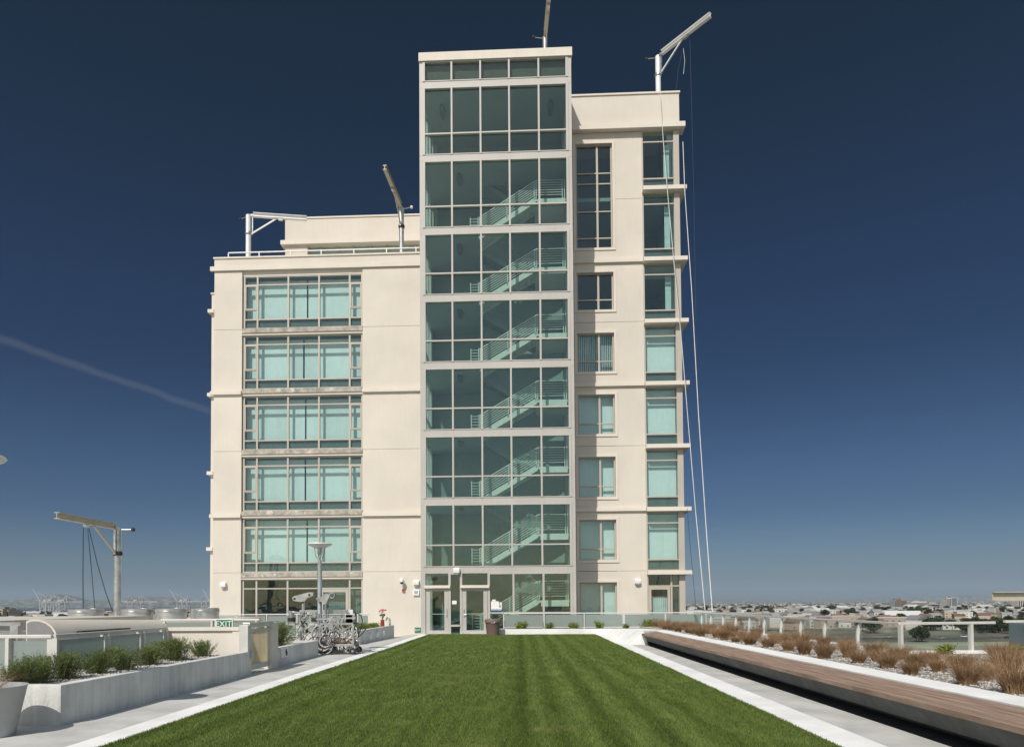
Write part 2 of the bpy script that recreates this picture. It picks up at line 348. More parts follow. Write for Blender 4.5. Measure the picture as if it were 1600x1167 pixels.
m.box(-8.0, -7.8, YW+0.5, YW+4.6, -0.2, LT-0.8)
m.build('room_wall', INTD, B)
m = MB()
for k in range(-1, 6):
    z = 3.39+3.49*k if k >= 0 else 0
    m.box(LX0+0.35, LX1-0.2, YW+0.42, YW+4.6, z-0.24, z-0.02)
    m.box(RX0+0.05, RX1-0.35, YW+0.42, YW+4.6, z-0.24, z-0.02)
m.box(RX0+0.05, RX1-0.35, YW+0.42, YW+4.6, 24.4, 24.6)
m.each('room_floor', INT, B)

def pane(x0, x1, y, z0, z1, parent, g=GL, name='pane', m=None):
    q = m or MB(); q.box(x0, x1, y, y+0.012, z0, z1)
    if m is None: return q.build(name, g, parent)
def blind_mb(x0, x1, y, z0, z1, pitch=0.105, ang=0.45, gaps=()):
    q = MB(); x = x0
    while x < x1-0.02:
        a = ang+random.uniform(-0.07, 0.07); w2 = pitch*0.57
        skip = any(abs(x-g) < pitch*0.5 for g in gaps)
        if not skip:
            c, s_ = math.cos(a)*w2, math.sin(a)*w2*0.6; xc = x+pitch/2
            q.add([(xc-c, y-s_, z0), (xc+c, y+s_, z0), (xc+c, y+s_, z1), (xc-c, y-s_, z1), (xc-c, y-s_+.002, z0), (xc+c, y+s_+.002, z0), (xc+c, y+s_+.002, z1), (xc-c, y-s_+.002, z1)],
                  [(0,1,2,3),(7,6,5,4),(0,4,5,1),(3,2,6,7)])
        x += pitch
    return q
# --- left wing windows: one per storey, five lights
mx_ = [-15.74, -14.98, -13.19, -11.40, -9.63, -8.92]
for k in range(6):
    top = (3.37+3.50*k)-0.42 if k < 6 else 0
    z0 = -0.1 if k == 0 else 3.37+3.50*(k-1)
    z1 = 3.37+3.50*k-0.42+0.03 if k < 5 else 20.45
    Y0 = YW+0.16
    fr = MB()
    w = thing('window_dummy', (0, 0, 0), None, None) if False else None
    zt, zb = z1, z0
    lowt = z0+0.55; upt = z1-0.52
    for i, x in enumerate(mx_):
        t = 0.05 if 0 < i < 5 else 0.045
        fr.box(x-t, x+t, Y0-0.05, Y0+0.07, zb, zt)
    for z, hh in ((zt-0.03, 0.03), (upt, 0.035), (lowt, 0.035), (zb+0.035, 0.035)):
        if k == 0 and z == lowt: continue
        for i in range(5):
            if k == 0 and i == 3 and z == zb+0.035: continue
            ta, tb = (0.05 if 0 < i < 5 else 0.045), (0.05 if 0 < i+1 < 5 else 0.045)
            fr.box(mx_[i]+ta, mx_[i+1]-tb, Y0-0.045, Y0+0.065, z-hh, z+hh)
    if k > 0:
        for i in (0, 4):                            # opening vents with a cross bar
            a, b = mx_[i]+0.052, mx_[i+1]-0.052; zc = z0+1.12
            fr.box(a, b, Y0-0.044, Y0+0.06, zc-0.03, zc+0.03)
            fr.box(a, a+0.05, Y0-0.06, Y0+0.05, zc+0.032, upt-0.037); fr.box(b-0.05, b, Y0-0.06, Y0+0.05, zc+0.032, upt-0.037)
            fr.box(a+0.052, b-0.052, Y0-0.058, Y0+0.05, upt-0.09, upt-0.037); fr.box(a+0.052, b-0.052, Y0-0.058, Y0+0.05, zc+0.032, zc+0.075)
    w = fr.build('window', FRAME, B)
    g = MB()
    for i in range(5):
        g.box(mx_[i]+0.03, mx_[i+1]-0.03, Y0+0.01, Y0+0.022, zb+0.02, zt-0.02)
    g.build('pane', GL, w)
    if k > 0:
        gp = random.choice((-12.35, -12.25, -12.45))
        bl = MB()
        for i in range(5):
            q = blind_mb(mx_[i]-0.02, mx_[i+1]-0.03, YW+0.60+random.uniform(-.03, .03), z0+0.30, zt-0.10, gaps=(gp,), ang=random.choice((0.15, 0.3, 0.5, 0.62))); bl.add(q.v, q.f)
        bl.build('blind', BLIND, w)
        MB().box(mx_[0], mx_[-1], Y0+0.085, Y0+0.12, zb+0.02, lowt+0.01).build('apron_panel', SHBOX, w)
    else:
        q = blind_mb(-11.3, -8.95, YW+0.60, 0, zt-0.10, ang=0.9); q.build('blind', mat('blind_in_shade', (0.30, 0.36, 0.33), 0.9), w)  # darker copy of the blind fabric, shade put into its colour
        dd = MB(); a, b = mx_[3]+0.10, mx_[4]-0.06                # glazed door in the ground floor bay
        dd.box(a, a+0.16, Y0-0.06, Y0+0.005, 0, upt-0.05); dd.box(b-0.16, b, Y0-0.06, Y0+0.005, 0, upt-0.05)
        dd.box(a+0.16, b-0.16, Y0-0.058, Y0+0.005, upt-0.22, upt-0.05); dd.box(a+0.16, b-0.16, Y0-0.058, Y0+0.005, 0, 0.3)
        d = dd.build('door', FRAME, B); MB().box(b-0.10, b-0.06, Y0-0.12, Y0-0.06, 0.9, 1.15).build('handle', GALV, d)
    MB().box(LXa+0.01, LXb-0.01, YW+0.02, YW+0.4, z1+0.005, 3.37+3.50*k+ (-0.26 if k < 5 else 0)).build('window_head', CREAM2, B) if k < 5 else None
for k in range(5):
    z = 3.37+3.50*k; MB().box(LXa+0.005, LXb-0.005, YW-0.04, YW+0.30, z-0.26, z-0.004).build('sill_band', SILL, B)
MB().box(LXa+0.01, LXb-0.01, YW+0.1, YW+0.4, 20.455, 20.73).build('window_head', CREAM2, B)

# --- penthouse set back on the left wing roof
YP = YW+4.5
pa, pb = P(445.5, 343, YP), P(652, 341, YP)
zc = P(445, 380, YP).z
m = MB(); m.box(pa.x, -5.0, YP, YP+8, zc, pa.z); m.box(pa.x, P(480, 390, YP).x, YP+0.05, YP+8, LT-0.4, zc-0.1); m.box(P(480, 390, YP).x, -5.0, YP+0.6, YP+8, LT-0.4, zc-0.1)
m.build('penthouse_wall', CREAM, B)
m = MB(); m.box(pa.x-0.25, -5.0, YP-0.15, YP+8.1, zc-0.15, zc+0.12); m.box(pa.x-0.05, -5.0, YP-0.05, YP+8.05, pa.z+0.002, pa.z+0.1); m.each('moulding', CREAM2, B)
m = MB(); xs = [P(x, 390, YP).x for x in (480, 500, 526, 551, 577, 603, 629, 650)]
for x in xs: m.box(x-0.04, x+0.04, YP+0.3, YP+0.4, LT-0.2, zc-0.15)
for a, b in zip(xs[:-1], xs[1:]): m.box(a+0.04, b-0.04, YP+0.31, YP+0.39, LT+0.30, LT+0.36)
w = m.build('window', FRAME, B); MB().box(xs[0], xs[-1], YP+0.35, YP+0.36, LT-0.2, zc-0.16).build('pane', GL, w)
# --- guard rail on the left roof
rz = P(500, 391.5, YW+0.5).z; rx = [P(x, 392, YW+0.5).x for x in (357, 405, 454, 502, 553, 604, 650)]
rail = thing('guard_rail', (rx[0], YW+0.5, LT), 'low grey pipe guard rail along the lower left roof of the tall building', 'railing')
m = MB(); m.box(rx[0], rx[-1]+0.2, YW+0.47, YW+0.53, rz-0.03, rz+0.03); m.build('top_rail', STEEL, rail)
for x in rx: MB().box(x-0.03, x+0.03, YW+0.472, YW+0.528, LT+0.09, rz-0.03).build('post', STEEL, rail)

# --- right wing
m = MB(); XA, XB = 3.30, 5.36                    # punched windows column
jr = [-0.4, 3.30, 6.80, 10.28, 13.78, 17.27, 20.78, 24.27, 28.10]
PW = [(-0.1, 2.68), (3.91, 6.16), (7.42, 9.68), (10.95, 13.18), (14.47, 16.66), (17.97, 20.1), (21.5, 27.48)]
wall_stack(m, XB+0.012, 7.02, jr)
wall_stack(m, RX0-0.1, XA-0.012, jr)
prev = -0.4
for a, b in PW:
    if a > prev+0.1:
        zs = [prev]+[j for j in jr if prev+0.1 < j < a-0.1]+[a]
        for u, v in zip(zs[:-1], zs[1:]): m.box(XA-0.012, XB+0.012, YW+0.0005, YW+0.35, u+(0.012 if u != prev else 0), v-(0.012 if v != a else 0))
    prev = b
m.box(XA-0.012, XB+0.012, YW+0.0005, YW+0.35, prev, 28.10)
m.box(RX0-0.1, RX1, YW-0.10, YW+0.45, 28.40, RT-0.08)
m.build('wall', CREAM, B)
m = MB(); m.box(RX0-0.1, RX1+0.05, YW-0.16, YW+0.5, RT-0.078, RT+0.02)
m.box(RX0-0.1, RX1+0.28, YW-0.34, YW+0.45, 28.115, 28.398)
for z in (6.62, 13.62, 20.62):
    m.box(RX0-0.1, 7.0, YW-0.13, YW-0.0008, z, z+0.19)
for k in range(7):                                # ledges around the corner bay
    z = 3.08+3.49*k if k < 6 else 24.55
    m.box(7.02, RX1+0.30, YW-0.38, YW+1.9, z, z+0.22)
for a, b in PW:                                   # raised surrounds
    a2 = max(a, 0)-0.14 if a > 0 else -0.1
    e = 0.05
    m.box(XB, XB+0.14, YW-e, YW-0.0007, a2, b+0.14); m.box(XA-0.14, XA, YW-e, YW-0.0007, a2, b+0.14); m.box(XA, XB, YW-e+0.001, YW-0.0007, b, b+0.14)
    if a > 0: m.box(XA, XB, YW-e+0.001, YW-0.0007, a2, a)
m.each('moulding', CREAM2, B)
BLS = mat('aqua_curtain', (0.62, 0.74, 0.70), 0.9)
for i, (a, b) in enumerate(PW):
    Y0 = YW+0.18; mx = P(936.8, 600, YW).x; fr = MB()
    for x, t in ((XA+0.04, 0.04), (mx, 0.055), (XB-0.04, 0.04)): fr.box(x-t, x+t, Y0-0.06, Y0+0.06, a, b)
    hz = [a+0.03, b-0.03] + ([a+0.62] if 0 < i < 6 else [])
    if i == 6: hz += [a+0.62, a+2.15, a+3.75, a+4.35]
    for z in hz:
        fr.box(XA+0.08, mx-0.055, Y0-0.055, Y0+0.055, z-0.03, z+0.03); fr.box(mx+0.055, XB-0.08, Y0-0.055, Y0+0.055, z-0.03, z+0.03)
    w = fr.build('window', FRAME, B)
    g = MB(); g.box(XA+0.03, mx-0.02, Y0+0.01, Y0+0.022, a+0.02, b-0.02); g.box(mx+0.02, XB-0.03, Y0+0.01, Y0+0.022, a+0.02, b-0.02); g.build('pane', GL, w)
    if i < 5:
        q = blind_mb(XA+0.02, XB-0.02, YW+0.45, max(a, 0)+0.05, b+0.05, ang=(0.9 if i == 4 else 0.25)); q.build('blind', BLIND if i < 5 else BLS, w)
# corner bay windows
for k in range(8):
    z0 = 0 if k == 0 else (3.30+3.49*(k-1) if k < 7 else 24.77); z1 = 3.08+3.49*k if k < 6 else (24.55 if k == 6 else 28.115)
    Y0 = YW+0.06; xa, xb_, xc = 7.06, 8.78, 9.10; fr = MB()
    fr.box(xa-0.04, xa+0.04, Y0-0.05, Y0+0.06, z0+0.002, z1-0.002)
    fr.box(xb_, xc, Y0-0.12, Y0+0.14, z0+0.002, z1-0.002)
    top = z1-0.62; hz = [top, z0+0.62, z0+0.03, z1-0.04] if k else [top]
    for z in hz: fr.box(xa+0.04, xb_, Y0-0.045, Y0+0.05, z-0.035, z+0.035)
    fr.box(xc-0.06, xc, Y0+1.62, Y0+1.72, z0+0.002, z1-0.002); fr.box(xc-0.055, xc-0.005, Y0+0.14, Y0+1.62, top-0.035, top+0.035)
    w = fr.build('window', FRAME, B)
    g = MB(); g.box(xa+0.02, xb_+0.02, Y0+0.0, Y0+0.012, z0+0.02, z1-0.02); g.box(xc-0.035, xc-0.023, Y0+0.10, Y0+1.66, z0+0.02, z1-0.02); g.build('pane', GL, w)
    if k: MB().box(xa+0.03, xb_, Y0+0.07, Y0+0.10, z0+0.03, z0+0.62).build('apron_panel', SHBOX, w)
    if 0 < k < 5: blind_mb(xa+0.05, xb_-0.06, YW+0.42, z0+0.4, z1-0.1, gaps=(), ang=0.3).build('blind', BLIND, w)
    elif k == 0:
        blind_mb(xa+0.2, xb_-0.55, YW+0.42, 0.1, z1-1.2, ang=0.6).build('blind', BLIND, w)
        dd = MB(); a, b = xa+0.05, xb_-0.50
        dd.box(a, a+0.14, Y0-0.06, Y0-0.005, 0, top-0.04); dd.box(b-0.14, b, Y0-0.06, Y0-0.005, 0, top-0.04); dd.box(a+0.14, b-0.14, Y0-0.058, Y0-0.005, top-0.2, top-0.04); dd.box(a+0.14, b-0.14, Y0-0.058, Y0-0.005, 0, 0.3)
        dd.box(b+0.03, b+0.13, Y0-0.05, Y0-0.004, 0, z1-0.05)
        d = dd.build('door', FRAME, B); MB().box(a+0.04, a+0.08, Y0-0.12, Y0-0.06, 0.9, 1.15).build('handle', GALV, d)
    elif k >= 5:                                   # a drawn-back curtain strip beside the corner
        blind_mb(xb_-0.45, xb_-0.12, YW+0.45, z0+0.5, z1-0.55, pitch=0.08).build('blind', BLS, w)

# --- glazed stair tower
TX0, TX1 = -5.03, 2.81; cols = [-4.80, -3.36, -1.87, -0.39, 1.13, 2.58]; TT = 30.04
sp = F + [24.66, 28.53]                           # tops of spandrels
m = MB()
m.box(TX0, cols[0]-0.06, YT, YT+0.2, 0, 29.60); m.box(cols[-1]+0.06, TX1, YT, YT+0.2, 0, 29.60)
for z in sp: m.box(cols[0]-0.06, cols[-1]+0.06, YT+0.003, YT+0.2, z-0.30, z)
# sheet joints are real gaps: narrow raised cover strips
for z in sp: m.box(TX0-0.004, TX1+0.004, YT-0.006, YT-0.0005, z-0.315, z-0.30); m.box(TX0-0.004, TX1+0.004, YT-0.006, YT-0.0005, z, z+0.015)
m.build('tower_frame', TFRAME, B)
m = MB(); m.box(TX0-0.03, TX1+0.05, YT-0.08, YT+0.3, 29.602, TT)
m.box(TX0-0.03, TX0+0.25, YT+0.3, YW+4, 29.602, TT); m.box(TX1-0.25, TX1+0.05, YT+0.3, YW+4, 29.602, TT); m.box(TX0+0.25, TX1-0.25, YW+3.7, YW+4, 29.602, TT); m.box(TX0+0.25, TX1-0.25, YT+0.3, YW+3.7, 29.2, 29.4)
m.build('tower_parapet', CREAM2, B)
m = MB(); m.box(TX1-0.25, TX1, YT+0.202, YW+0.5, 0, 29.6); m.box(TX0, TX0+0.25, YW, YW+4, LT-1, 29.6); m.box(TX1-0.25, TX1, YW+0.5, YW+4, RT-0.5, 29.6)
m.build('tower_side_wall', TFRAME, B)
mb = MB(); mb.box(TX0+0.1, TX1-0.25, YW+0.9, YW+1.1, 0, 29.3)                        # back wall of the stair hall
mb.build('stair_hall_wall', INT, B)
# left flank: glass with mullions
m = MB()
for yy in (YT+1.2, YT+2.45, YW-0.08): m.box(TX0, TX0+0.12, yy-0.05, yy+0.05, 0, 29.2)
for z in sp: m.box(TX0+0.004, TX0+0.12, YT+0.21, YW-0.14, z-0.3, z)
for z in [s+1.1 for s in sp[:-1]]: m.box(TX0+0.01, TX0+0.10, YT+0.21, YW-0.14, z-0.03, z+0.03)
side = m.build('side_glazing', TFRAME, B)
MB().box(TX0+0.05, TX0+0.062, YT+0.2, YW, 0.1, 29.3).build('pane', GLT, side)
levels = [0.0]+sp; tops = [z-0.30 for z in sp]+[29.602]
for k in range(9):
    z0 = levels[k]; z1 = tops[k]; fr = MB()
    if k > 0:
        for i, x in enumerate(cols):
            e = 0.06 if i in (0, 5) else 0.045
            fr.box(x-e, x+e, YT-0.03, YT+0.16, z0+0.016, z1-0.016)
        zt = z0+1.12
        for i in range(5):
            a = cols[i]+(0.06 if i == 0 else 0.045); b = cols[i+1]-(0.06 if i == 4 else 0.045)
            if k < 8: fr.box(a, b, YT-0.022, YT+0.14, zt-0.035, zt+0.035)
            fr.box(a, b, YT-0.018, YT+0.14, z0+0.016, z0+0.06); fr.box(a, b, YT-0.018, YT+0.14, z1-0.06, z1-0.016)
        w = fr.build('window_bay', TFRAME, B); g = MB()
        for i in range(5): g.box(cols[i]+0.03, cols[i+1]-0.03, YT+0.09, YT+0.102, z0+0.03, z1-0.03)
        g.build('pane', GLT, w)
        if k == 8:
            MB().box(cols[0], cols[-1], YT+0.25, YT+0.3, z0+0.02, z1-0.01).build('backing_panel', mat('olive_panel', (0.085, 0.085, 0.06), 0.9), w)
    else:                                          # ground floor with two doors
        gx = lambda px: P(px, 940, YT).x; gz = lambda py: P(715, py, YT).z
        xs = [(gx(664), gx(702.5)), (gx(720.5), gx(763.5))]
        for x in (gx(663), gx(702.5), gx(720.5), gx(763.8)): fr.box(x-0.06, x+0.06, YT-0.03, YT+0.16, 0, z1-0.016)
        for px in (802.5, 849.5): x = gx(px); fr.box(x-0.05, x+0.05, YT-0.03, YT+0.16, 0, z1-0.016)
        fr.box(cols[5]-0.06, cols[5]+0.06, YT-0.03, YT+0.16, 0, z1-0.016)
        zt = gz(957.5)
        gxs = [gx(763.8)+0.06, gx(802.5)-0.05, gx(802.5)+0.05, gx(849.5)-0.05, gx(849.5)+0.05, cols[5]-0.06]
        for a, b in zip(gxs[0::2], gxs[1::2]): fr.box(a, b, YT-0.022, YT+0.14, zt-0.04, zt+0.04); fr.box(a, b, YT-0.02, YT+0.14, z1-0.07, z1-0.016); fr.box(a, b, YT-0.02, YT+0.14, 0, 0.1)
        a, b = gx(702.5)+0.06, gx(720.5)-0.06; fr.box(a, b, YT-0.1, YT+0.14, gz(978.5), gz(975.5)); fr.box(a, b, YT-0.02, YT+0.14, z1-0.07, z1-0.016)
        w = fr.build('entrance_frame', TFRAME, B); g = MB()
        for p, q in zip(gxs[0::2], gxs[1::2]): g.box(p-0.02, q+0.02, YT+0.09, YT+0.102, 0.03, z1-0.03)
        g.box(a-0.02, b+0.02, YT+0.09, YT+0.102, 0.03, z1-0.03)
        for p, q in xs: g.box(p+0.04, q-0.04, YT+0.09, YT+0.102, 2.35, z1-0.03)
        g.build('pane', GLT, w)
        for j, (p, q) in enumerate(xs):
            hd = MB(); hd.box(p-0.02, q+0.04, YT-0.16, YT-0.032, gz(918.5), gz(914)); hd.build('door_hood', CREAM2, B)
            lw = MB(); p1, q1 = p+0.065, q-0.065; t = 0.20; tz = gz(918.5)-0.02
            fx = 0.11; st = (t, t)
            lw.box(p1, p1+t, YT-0.01, YT+0.05, 0.02, tz); lw.box(q1-t, q1, YT-0.01, YT+0.05, 0.02, tz); lw.box(p1+t, q1-t, YT-0.009, YT+0.05, tz-0.12, tz); lw.box(p1+t, q1-t, YT-0.009, YT+0.05, 0.02, 0.2)
            d = lw.build('door', TFRAME, B, bevel=0.004)
            MB().box(p1+t-0.01, q1-t+0.01, YT+0.02, YT+0.03, 0.18, tz-0.1).build('pane', GLT, d)
            hx = q1-0.08 if j == 0 else p1+0.08
            h = MB(); h.box(hx-0.025, hx+0.025, YT-0.04, YT-0.011, 0.86, 1.28); h.tube((hx, YT-0.09, 1.0), (hx+(-0.02 if j == 0 else 0.13), YT-0.09, 1.0), 0.016); h.tube((hx, YT-0.04, 1.0), (hx, YT-0.09, 1.0), 0.014)
            h.build('handle', GALV, d)
            MB().tube((p1+0.1, YT+0.12, 1.02), (q1-0.1, YT+0.12, 1.02), 0.02).build('push_bar', STAIR, d)
# floors and stairs
def zf(k): return levels[k]
SXa, SXb = -2.05, 0.95                             # run of the flights
fy0, fy1, fy2, fy3 = YT+0.95, YT+2.15, YT+2.35, YT+3.55
for k in range(0, 8):
    z = levels[k]-0.02; fl = MB()
    fl.box(TX0+0.13, SXa, YT+0.24, YW+0.88, z-0.26, z)
    if k == 7: fl.box(SXa, TX1-0.26, YT+0.24, YW+0.88, z-0.26, z)
    fl.build('hall_floor', INT, B)
for k in range(0, 7):
    z0, z2 = levels[k]-0.02, levels[k+1]-0.02
    if k >= 7: break
    zm = (z0+z2)/2
    for (ya, yb, xa, xb_, za, zb, front) in ((fy0, fy1, SXa, SXb, z0, zm, True), (fy2, fy3, SXb, SXa, zm, z2, False)):
        n = 10; st = MB(); dx = (xb_-xa)/n; dz = (zb-za)/n
        for i in range(n):                         # treads and risers
            x0, x1 = xa+dx*i, xa+dx*(i+1); st.box(x0, x1, ya+0.05, yb-0.05, za+dz*(i+1)-0.05, za+dz*(i+1))
            st.box(x0, x0+0.02*(1 if dx > 0 else -1), ya+0.05, yb-0.05, za+dz*i, za+dz*(i+1)-0.05)
        for yy in (ya, yb-0.05):                   # stringers
            st.prism([(xa, za-0.18), (xb_, zb-0.18), (xb_, zb+0.14), (xa, za+0.14)], 'y', yy, yy+0.05)
        s = st.build('stair_flight', STAIR if front else INT, B)  # shade at the back put into the rear flights' darker colour
        rl = MB(); yy = ya+0.02 if front else ya+0.02
        for r_ in range(7):
            h = 0.26+r_*0.125; rl.bar((xa, yy, za+h), (xb_, yy, zb+h), 0.032 if r_ < 6 else 0.045, 0.032 if r_ < 6 else 0.045)
        for f_ in (0.02, 0.5, 0.98): x = xa+(xb_-xa)*f_; zz = za+(zb-za)*f_; rl.box(x-0.02, x+0.02, yy-0.02, yy+0.02, zz, zz+1.03)
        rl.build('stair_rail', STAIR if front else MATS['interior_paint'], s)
    ln = MB(); ln.box(SXb, TX1-0.27, fy0, fy3, zm-0.10, zm-0.002); ln.box(SXb+0.12, TX1-0.30, fy0-0.03, fy0, zm-0.30, zm+0.02)
    l_ = ln.build('landing', STAIR, B)
    rl = MB()
    for r_ in range(7): rl.box(SXb+0.05, TX1-0.42, fy0-0.01, fy0+0.015, zm+0.22+0.13*r_, zm+0.245+0.13*r_)
    for x in (SXb+0.04, TX1-0.45, TX1-0.34): rl.box(x-0.02, x+0.02, fy0-0.02, fy0+0.02, zm, zm+1.05)
    rl.build('landing_rail', STAIR, l_)
    rl = MB()                                      # short guard at the stair foot
    for r_ in range(6): rl.box(SXa-0.42, SXa-0.04, fy0+0.01, fy0+0.03, z0+0.2+0.15*r_, z0+0.225+0.15*r_)
    for x in (SXa-0.44, SXa-0.03): rl.box(x-0.02, x+0.02, fy0, fy0+0.04, z0, z0+1.05)
    rl.build('landing_rail', STAIR, l_)
    cl = MB()                                      # oval ceiling light under the floor above
    cl.prism([(-3.1+0.16*math.cos(t), YT+1.6+0.55*math.sin(t)) for t in [i*math.pi/8 for i in range(16)]], 'z', z2-0.38, z2-0.27)
    cl.build('ceiling_light', mat('fitting_dark', (0.12, 0.13, 0.13), 0.5) if 'fitting_dark' not in MATS else MATS['fitting_dark'], B)
m = MB()
for x in (-1.75, -0.85): m.box(x, x+0.75, YW+0.86, YW+0.90, 26.2, 27.4)
m.build('inner_window', MATS['fitting_dark'], B)
MB().prism([(1.8+0.15*math.cos(t), YT+1.6+0.6*math.sin(t)) for t in [i*math.pi/8 for i in range(16)]], 'z', 28.0, 28.1).build('ceiling_light', MATS['fitting_dark'], B)
MB().prism([(-4.0+0.15*math.cos(t), YT+1.6+0.6*math.sin(t)) for t in [i*math.pi/8 for i in range(16)]], 'z', 28.0, 28.1).build('ceiling_light', MATS['fitting_dark'], B)
MB().box(TX0+0.13, TX1-0.26, YT+0.24, YW+0.88, 28.12, 28.4).build('hall_ceiling', INT, B)

# ------------------------------------------------------------------ terrace: planters, bench, rails
def stones(name, rects, n, label, size=(0.012, 0.03), seed=1):   # loose gravel lying on a bed
    r = np.random.default_rng(seed); base = np.array([(1,0,0),(0,1,0),(-1,0,0),(0,-1,0),(0,0,.7),(0,0,-.7)], float)
    fc = np.array([(0,1,4),(1,2,4),(2,3,4),(3,0,4),(1,0,5),(2,1,5),(3,2,5),(0,3,5)])
    areas = np.array([(b-a)*(d-c) for a, b, c, d, z in rects]); pick = r.choice(len(rects), n, p=areas/areas.sum()); q = np.array(rects)[pick]
    c = np.stack([q[:,0]+(q[:,1]-q[:,0])*r.random(n), q[:,2]+(q[:,3]-q[:,2])*r.random(n)**1.5, q[:,4]+0.004+r.random(n)*0.012], 1)
    sc = r.uniform(size[0], size[1], n); a = r.uniform(0, 6.28, n); st = r.uniform(0.7, 1.4, (n, 1, 3))
    v = base[None]*st*sc[:, None, None]; x = v[..., 0]*np.cos(a)[:, None]-v[..., 1]*np.sin(a)[:, None]; y = v[..., 0]*np.sin(a)[:, None]+v[..., 1]*np.cos(a)[:, None]
    V = np.stack([x, y, v[..., 2]*0.7], -1)+c[:, None, :]; Fm = (fc[None]+6*np.arange(n)[:, None, None]).reshape(-1, 3)
    o = np_mesh(name, V.reshape(-1, 3), Fm, STONE); tag(o, label, 'gravel', kind='stuff'); return o
# left planters
p1 = thing('concrete_planter', (-6.9, 12, 0), 'long board-marked grey concrete planter with lavender bushes beside the left path, nearest the camera', 'planter')
MB().prism([(-7.9, 8.94), (-5.97, 8.94), (-5.97, 15.28), (-6.15, 15.28), (-6.15, 9.12), (-7.9, 9.12)], 'z', -0.1, 0.52).build('wall', CONC, p1, bevel=0.008)
MB().box(-7.9, -6.15, 9.12, 15.28, -0.1, 0.44).build('soil', GRAVELB, p1)
p2 = thing('concrete_planter', (-6.7, 19, 0), 'short grey concrete planter holding one round green bush beyond the gate', 'planter')
MB().prism([(-7.6, 17.27), (-6.08, 17.27), (-6.08, 21.0), (-7.6, 21.0), (-7.6, 20.83), (-6.25, 20.83), (-6.25, 17.45), (-7.6, 17.45)], 'z', -0.1, 0.47).build('wall', CONC, p2, bevel=0.008)
MB().box(-7.6, -6.25, 17.45, 20.83, -0.1, 0.40).build('soil', GRAVELB, p2)
p3 = thing('concrete_planter', (-6.7, 30, 0), 'far grey concrete planter with three step lights ending at the cream wall', 'planter')
m = MB(); m.add([(-6.14,26.7,-.3),(-6.26,34.75,-.5),(-6.44,34.75,-.5),(-6.32,26.7,-.3),(-6.14,26.7,.54),(-6.26,34.75,.50),(-6.44,34.75,.50),(-6.32,26.7,.54)], [(0,3,2,1),(4,5,6,7),(0,1,5,4),(1,2,6,5),(2,3,7,6),(3,0,4,7)])
m.box(-8.4, -6.33, 26.701, 26.88, -0.3, 0.538); m.box(-8.4, -6.45, 34.57, 34.749, -0.5, 0.498); m.build('wall', CONC, p3, bevel=0.008)
MB().box(-8.4, -6.4, 26.88, 34.57, -0.3, 0.42).build('soil', GRAVELB, p3)
for px in (576, 587, 597):
    Y = 1100*6.18/(813-px)*1.0; m = MB(); m.box(-6.22, -6.115, Y-0.12, Y+0.12, 0.12, 0.34); m.build('step_light', SIGNW, p3)
# front planter before the right wing, white plinth beside the bench
fp = thing('white_planter', (3.5, 35, 0), 'low white concrete planter trough at the far end of the lawn', 'planter')
m = MB(); m.box(-1.15, 8.35, 34.65, 34.80, -0.1, 0.28); m.box(-1.15, -1.0, 34.80, 35.35, -0.1, 0.279); m.box(-1.0, 8.35, 35.22, 35.36, -0.1, 0.279); m.build('wall', CONCW, fp, bevel=0.006)
MB().box(-1.0, 8.35, 34.80, 35.22, -0.1, 0.22).build('soil', GRAVELB, fp)
MB().box(2.85, 8.35, 35.37, YW, -0.1, 0.15).build('soil', GRAVELB, fp)
m = MB(); m.add([(3.90,26.1,-.05),(4.70,26.1,-.05),(4.50,26.1,.50),(5.80,28.95,.43),(5.80,34.64,.285),(4.45,34.64,.285),(3.98,34.64,-.05),(5.8,34.64,-.05),(5.8,28.95,-.05)],
      [(0,1,2),(2,3,4,5),(0,2,5,6),(1,8,3,2),(8,7,4,3),(7,6,5,4),(0,6,7,8,1)])
tag(m.build('concrete_plinth', CONCW), 'white concrete plinth between the far end of the timber bench and the lawn corner', 'plinth')
# bench
bn = thing('timber_bench', (4.9, 12, 0), 'very long timber bench on a grey concrete base running along the right path', 'bench')
m = MB(); Y0b, Y1b = -6.0, 26.4
m.prism([(4.50, 0.355), (5.27, 0.355), (5.27, -0.05), (5.02, -0.05), (4.95, 0.11), (4.66, 0.13)], 'y', Y0b, Y1b); m.build('base', mat('bench_concrete', (0.13, 0.13, 0.128), 0.9, var=0.2, scale=2, streak=0.2), bn)
m = MB()
for i in range(6):
    xa = 4.44+i*0.139; yy = Y0b-random.random()*2
    while yy < Y1b+ (i*0.42):
        y2 = min(yy+2.4, Y1b+i*0.42)
        if y2 > Y0b: m.box(xa, xa+0.131, max(yy, Y0b)+0.003, y2-0.003, 0.358+random.uniform(0, .003), 0.418+random.uniform(-.0015, .0015))
        yy = y2 if y2 > yy else yy+1
m.build('seat', WOOD, bn)
bed = thing('raised_bed', (7, 12, 0), 'raised gravel bed with a white concrete edge between the bench and the right railing', 'planter')
m = MB(); yy = -6.0
while yy < 34.6:
    y2 = min(yy+3.05, 34.64); x0 = 5.29 if yy > 26.4 and False else 5.29
    if yy < 26: m.box(5.29, 5.80, yy+0.003, min(y2, 28.9)-0.003, -0.1, 0.435)
    else: m.box(5.45, 5.80, yy+0.003, min(y2, 28.93)-0.003, -0.1, 0.435) if yy < 28.9 else None
    yy = y2
m.build('edge', CONCW, bed, bevel=0.004)
m = MB(); m.box(8.36, 8.74, 16.5, 34.64, -0.3, 0.42); m.box(8.36, 14.4, 16.12, 16.5, -0.3, 0.42); m.build('rear_kerb', CONCW, bed)
MB().box(5.80, 8.36, -6, 34.64, -0.1, 0.37).build('soil', GRAVELB, bed)
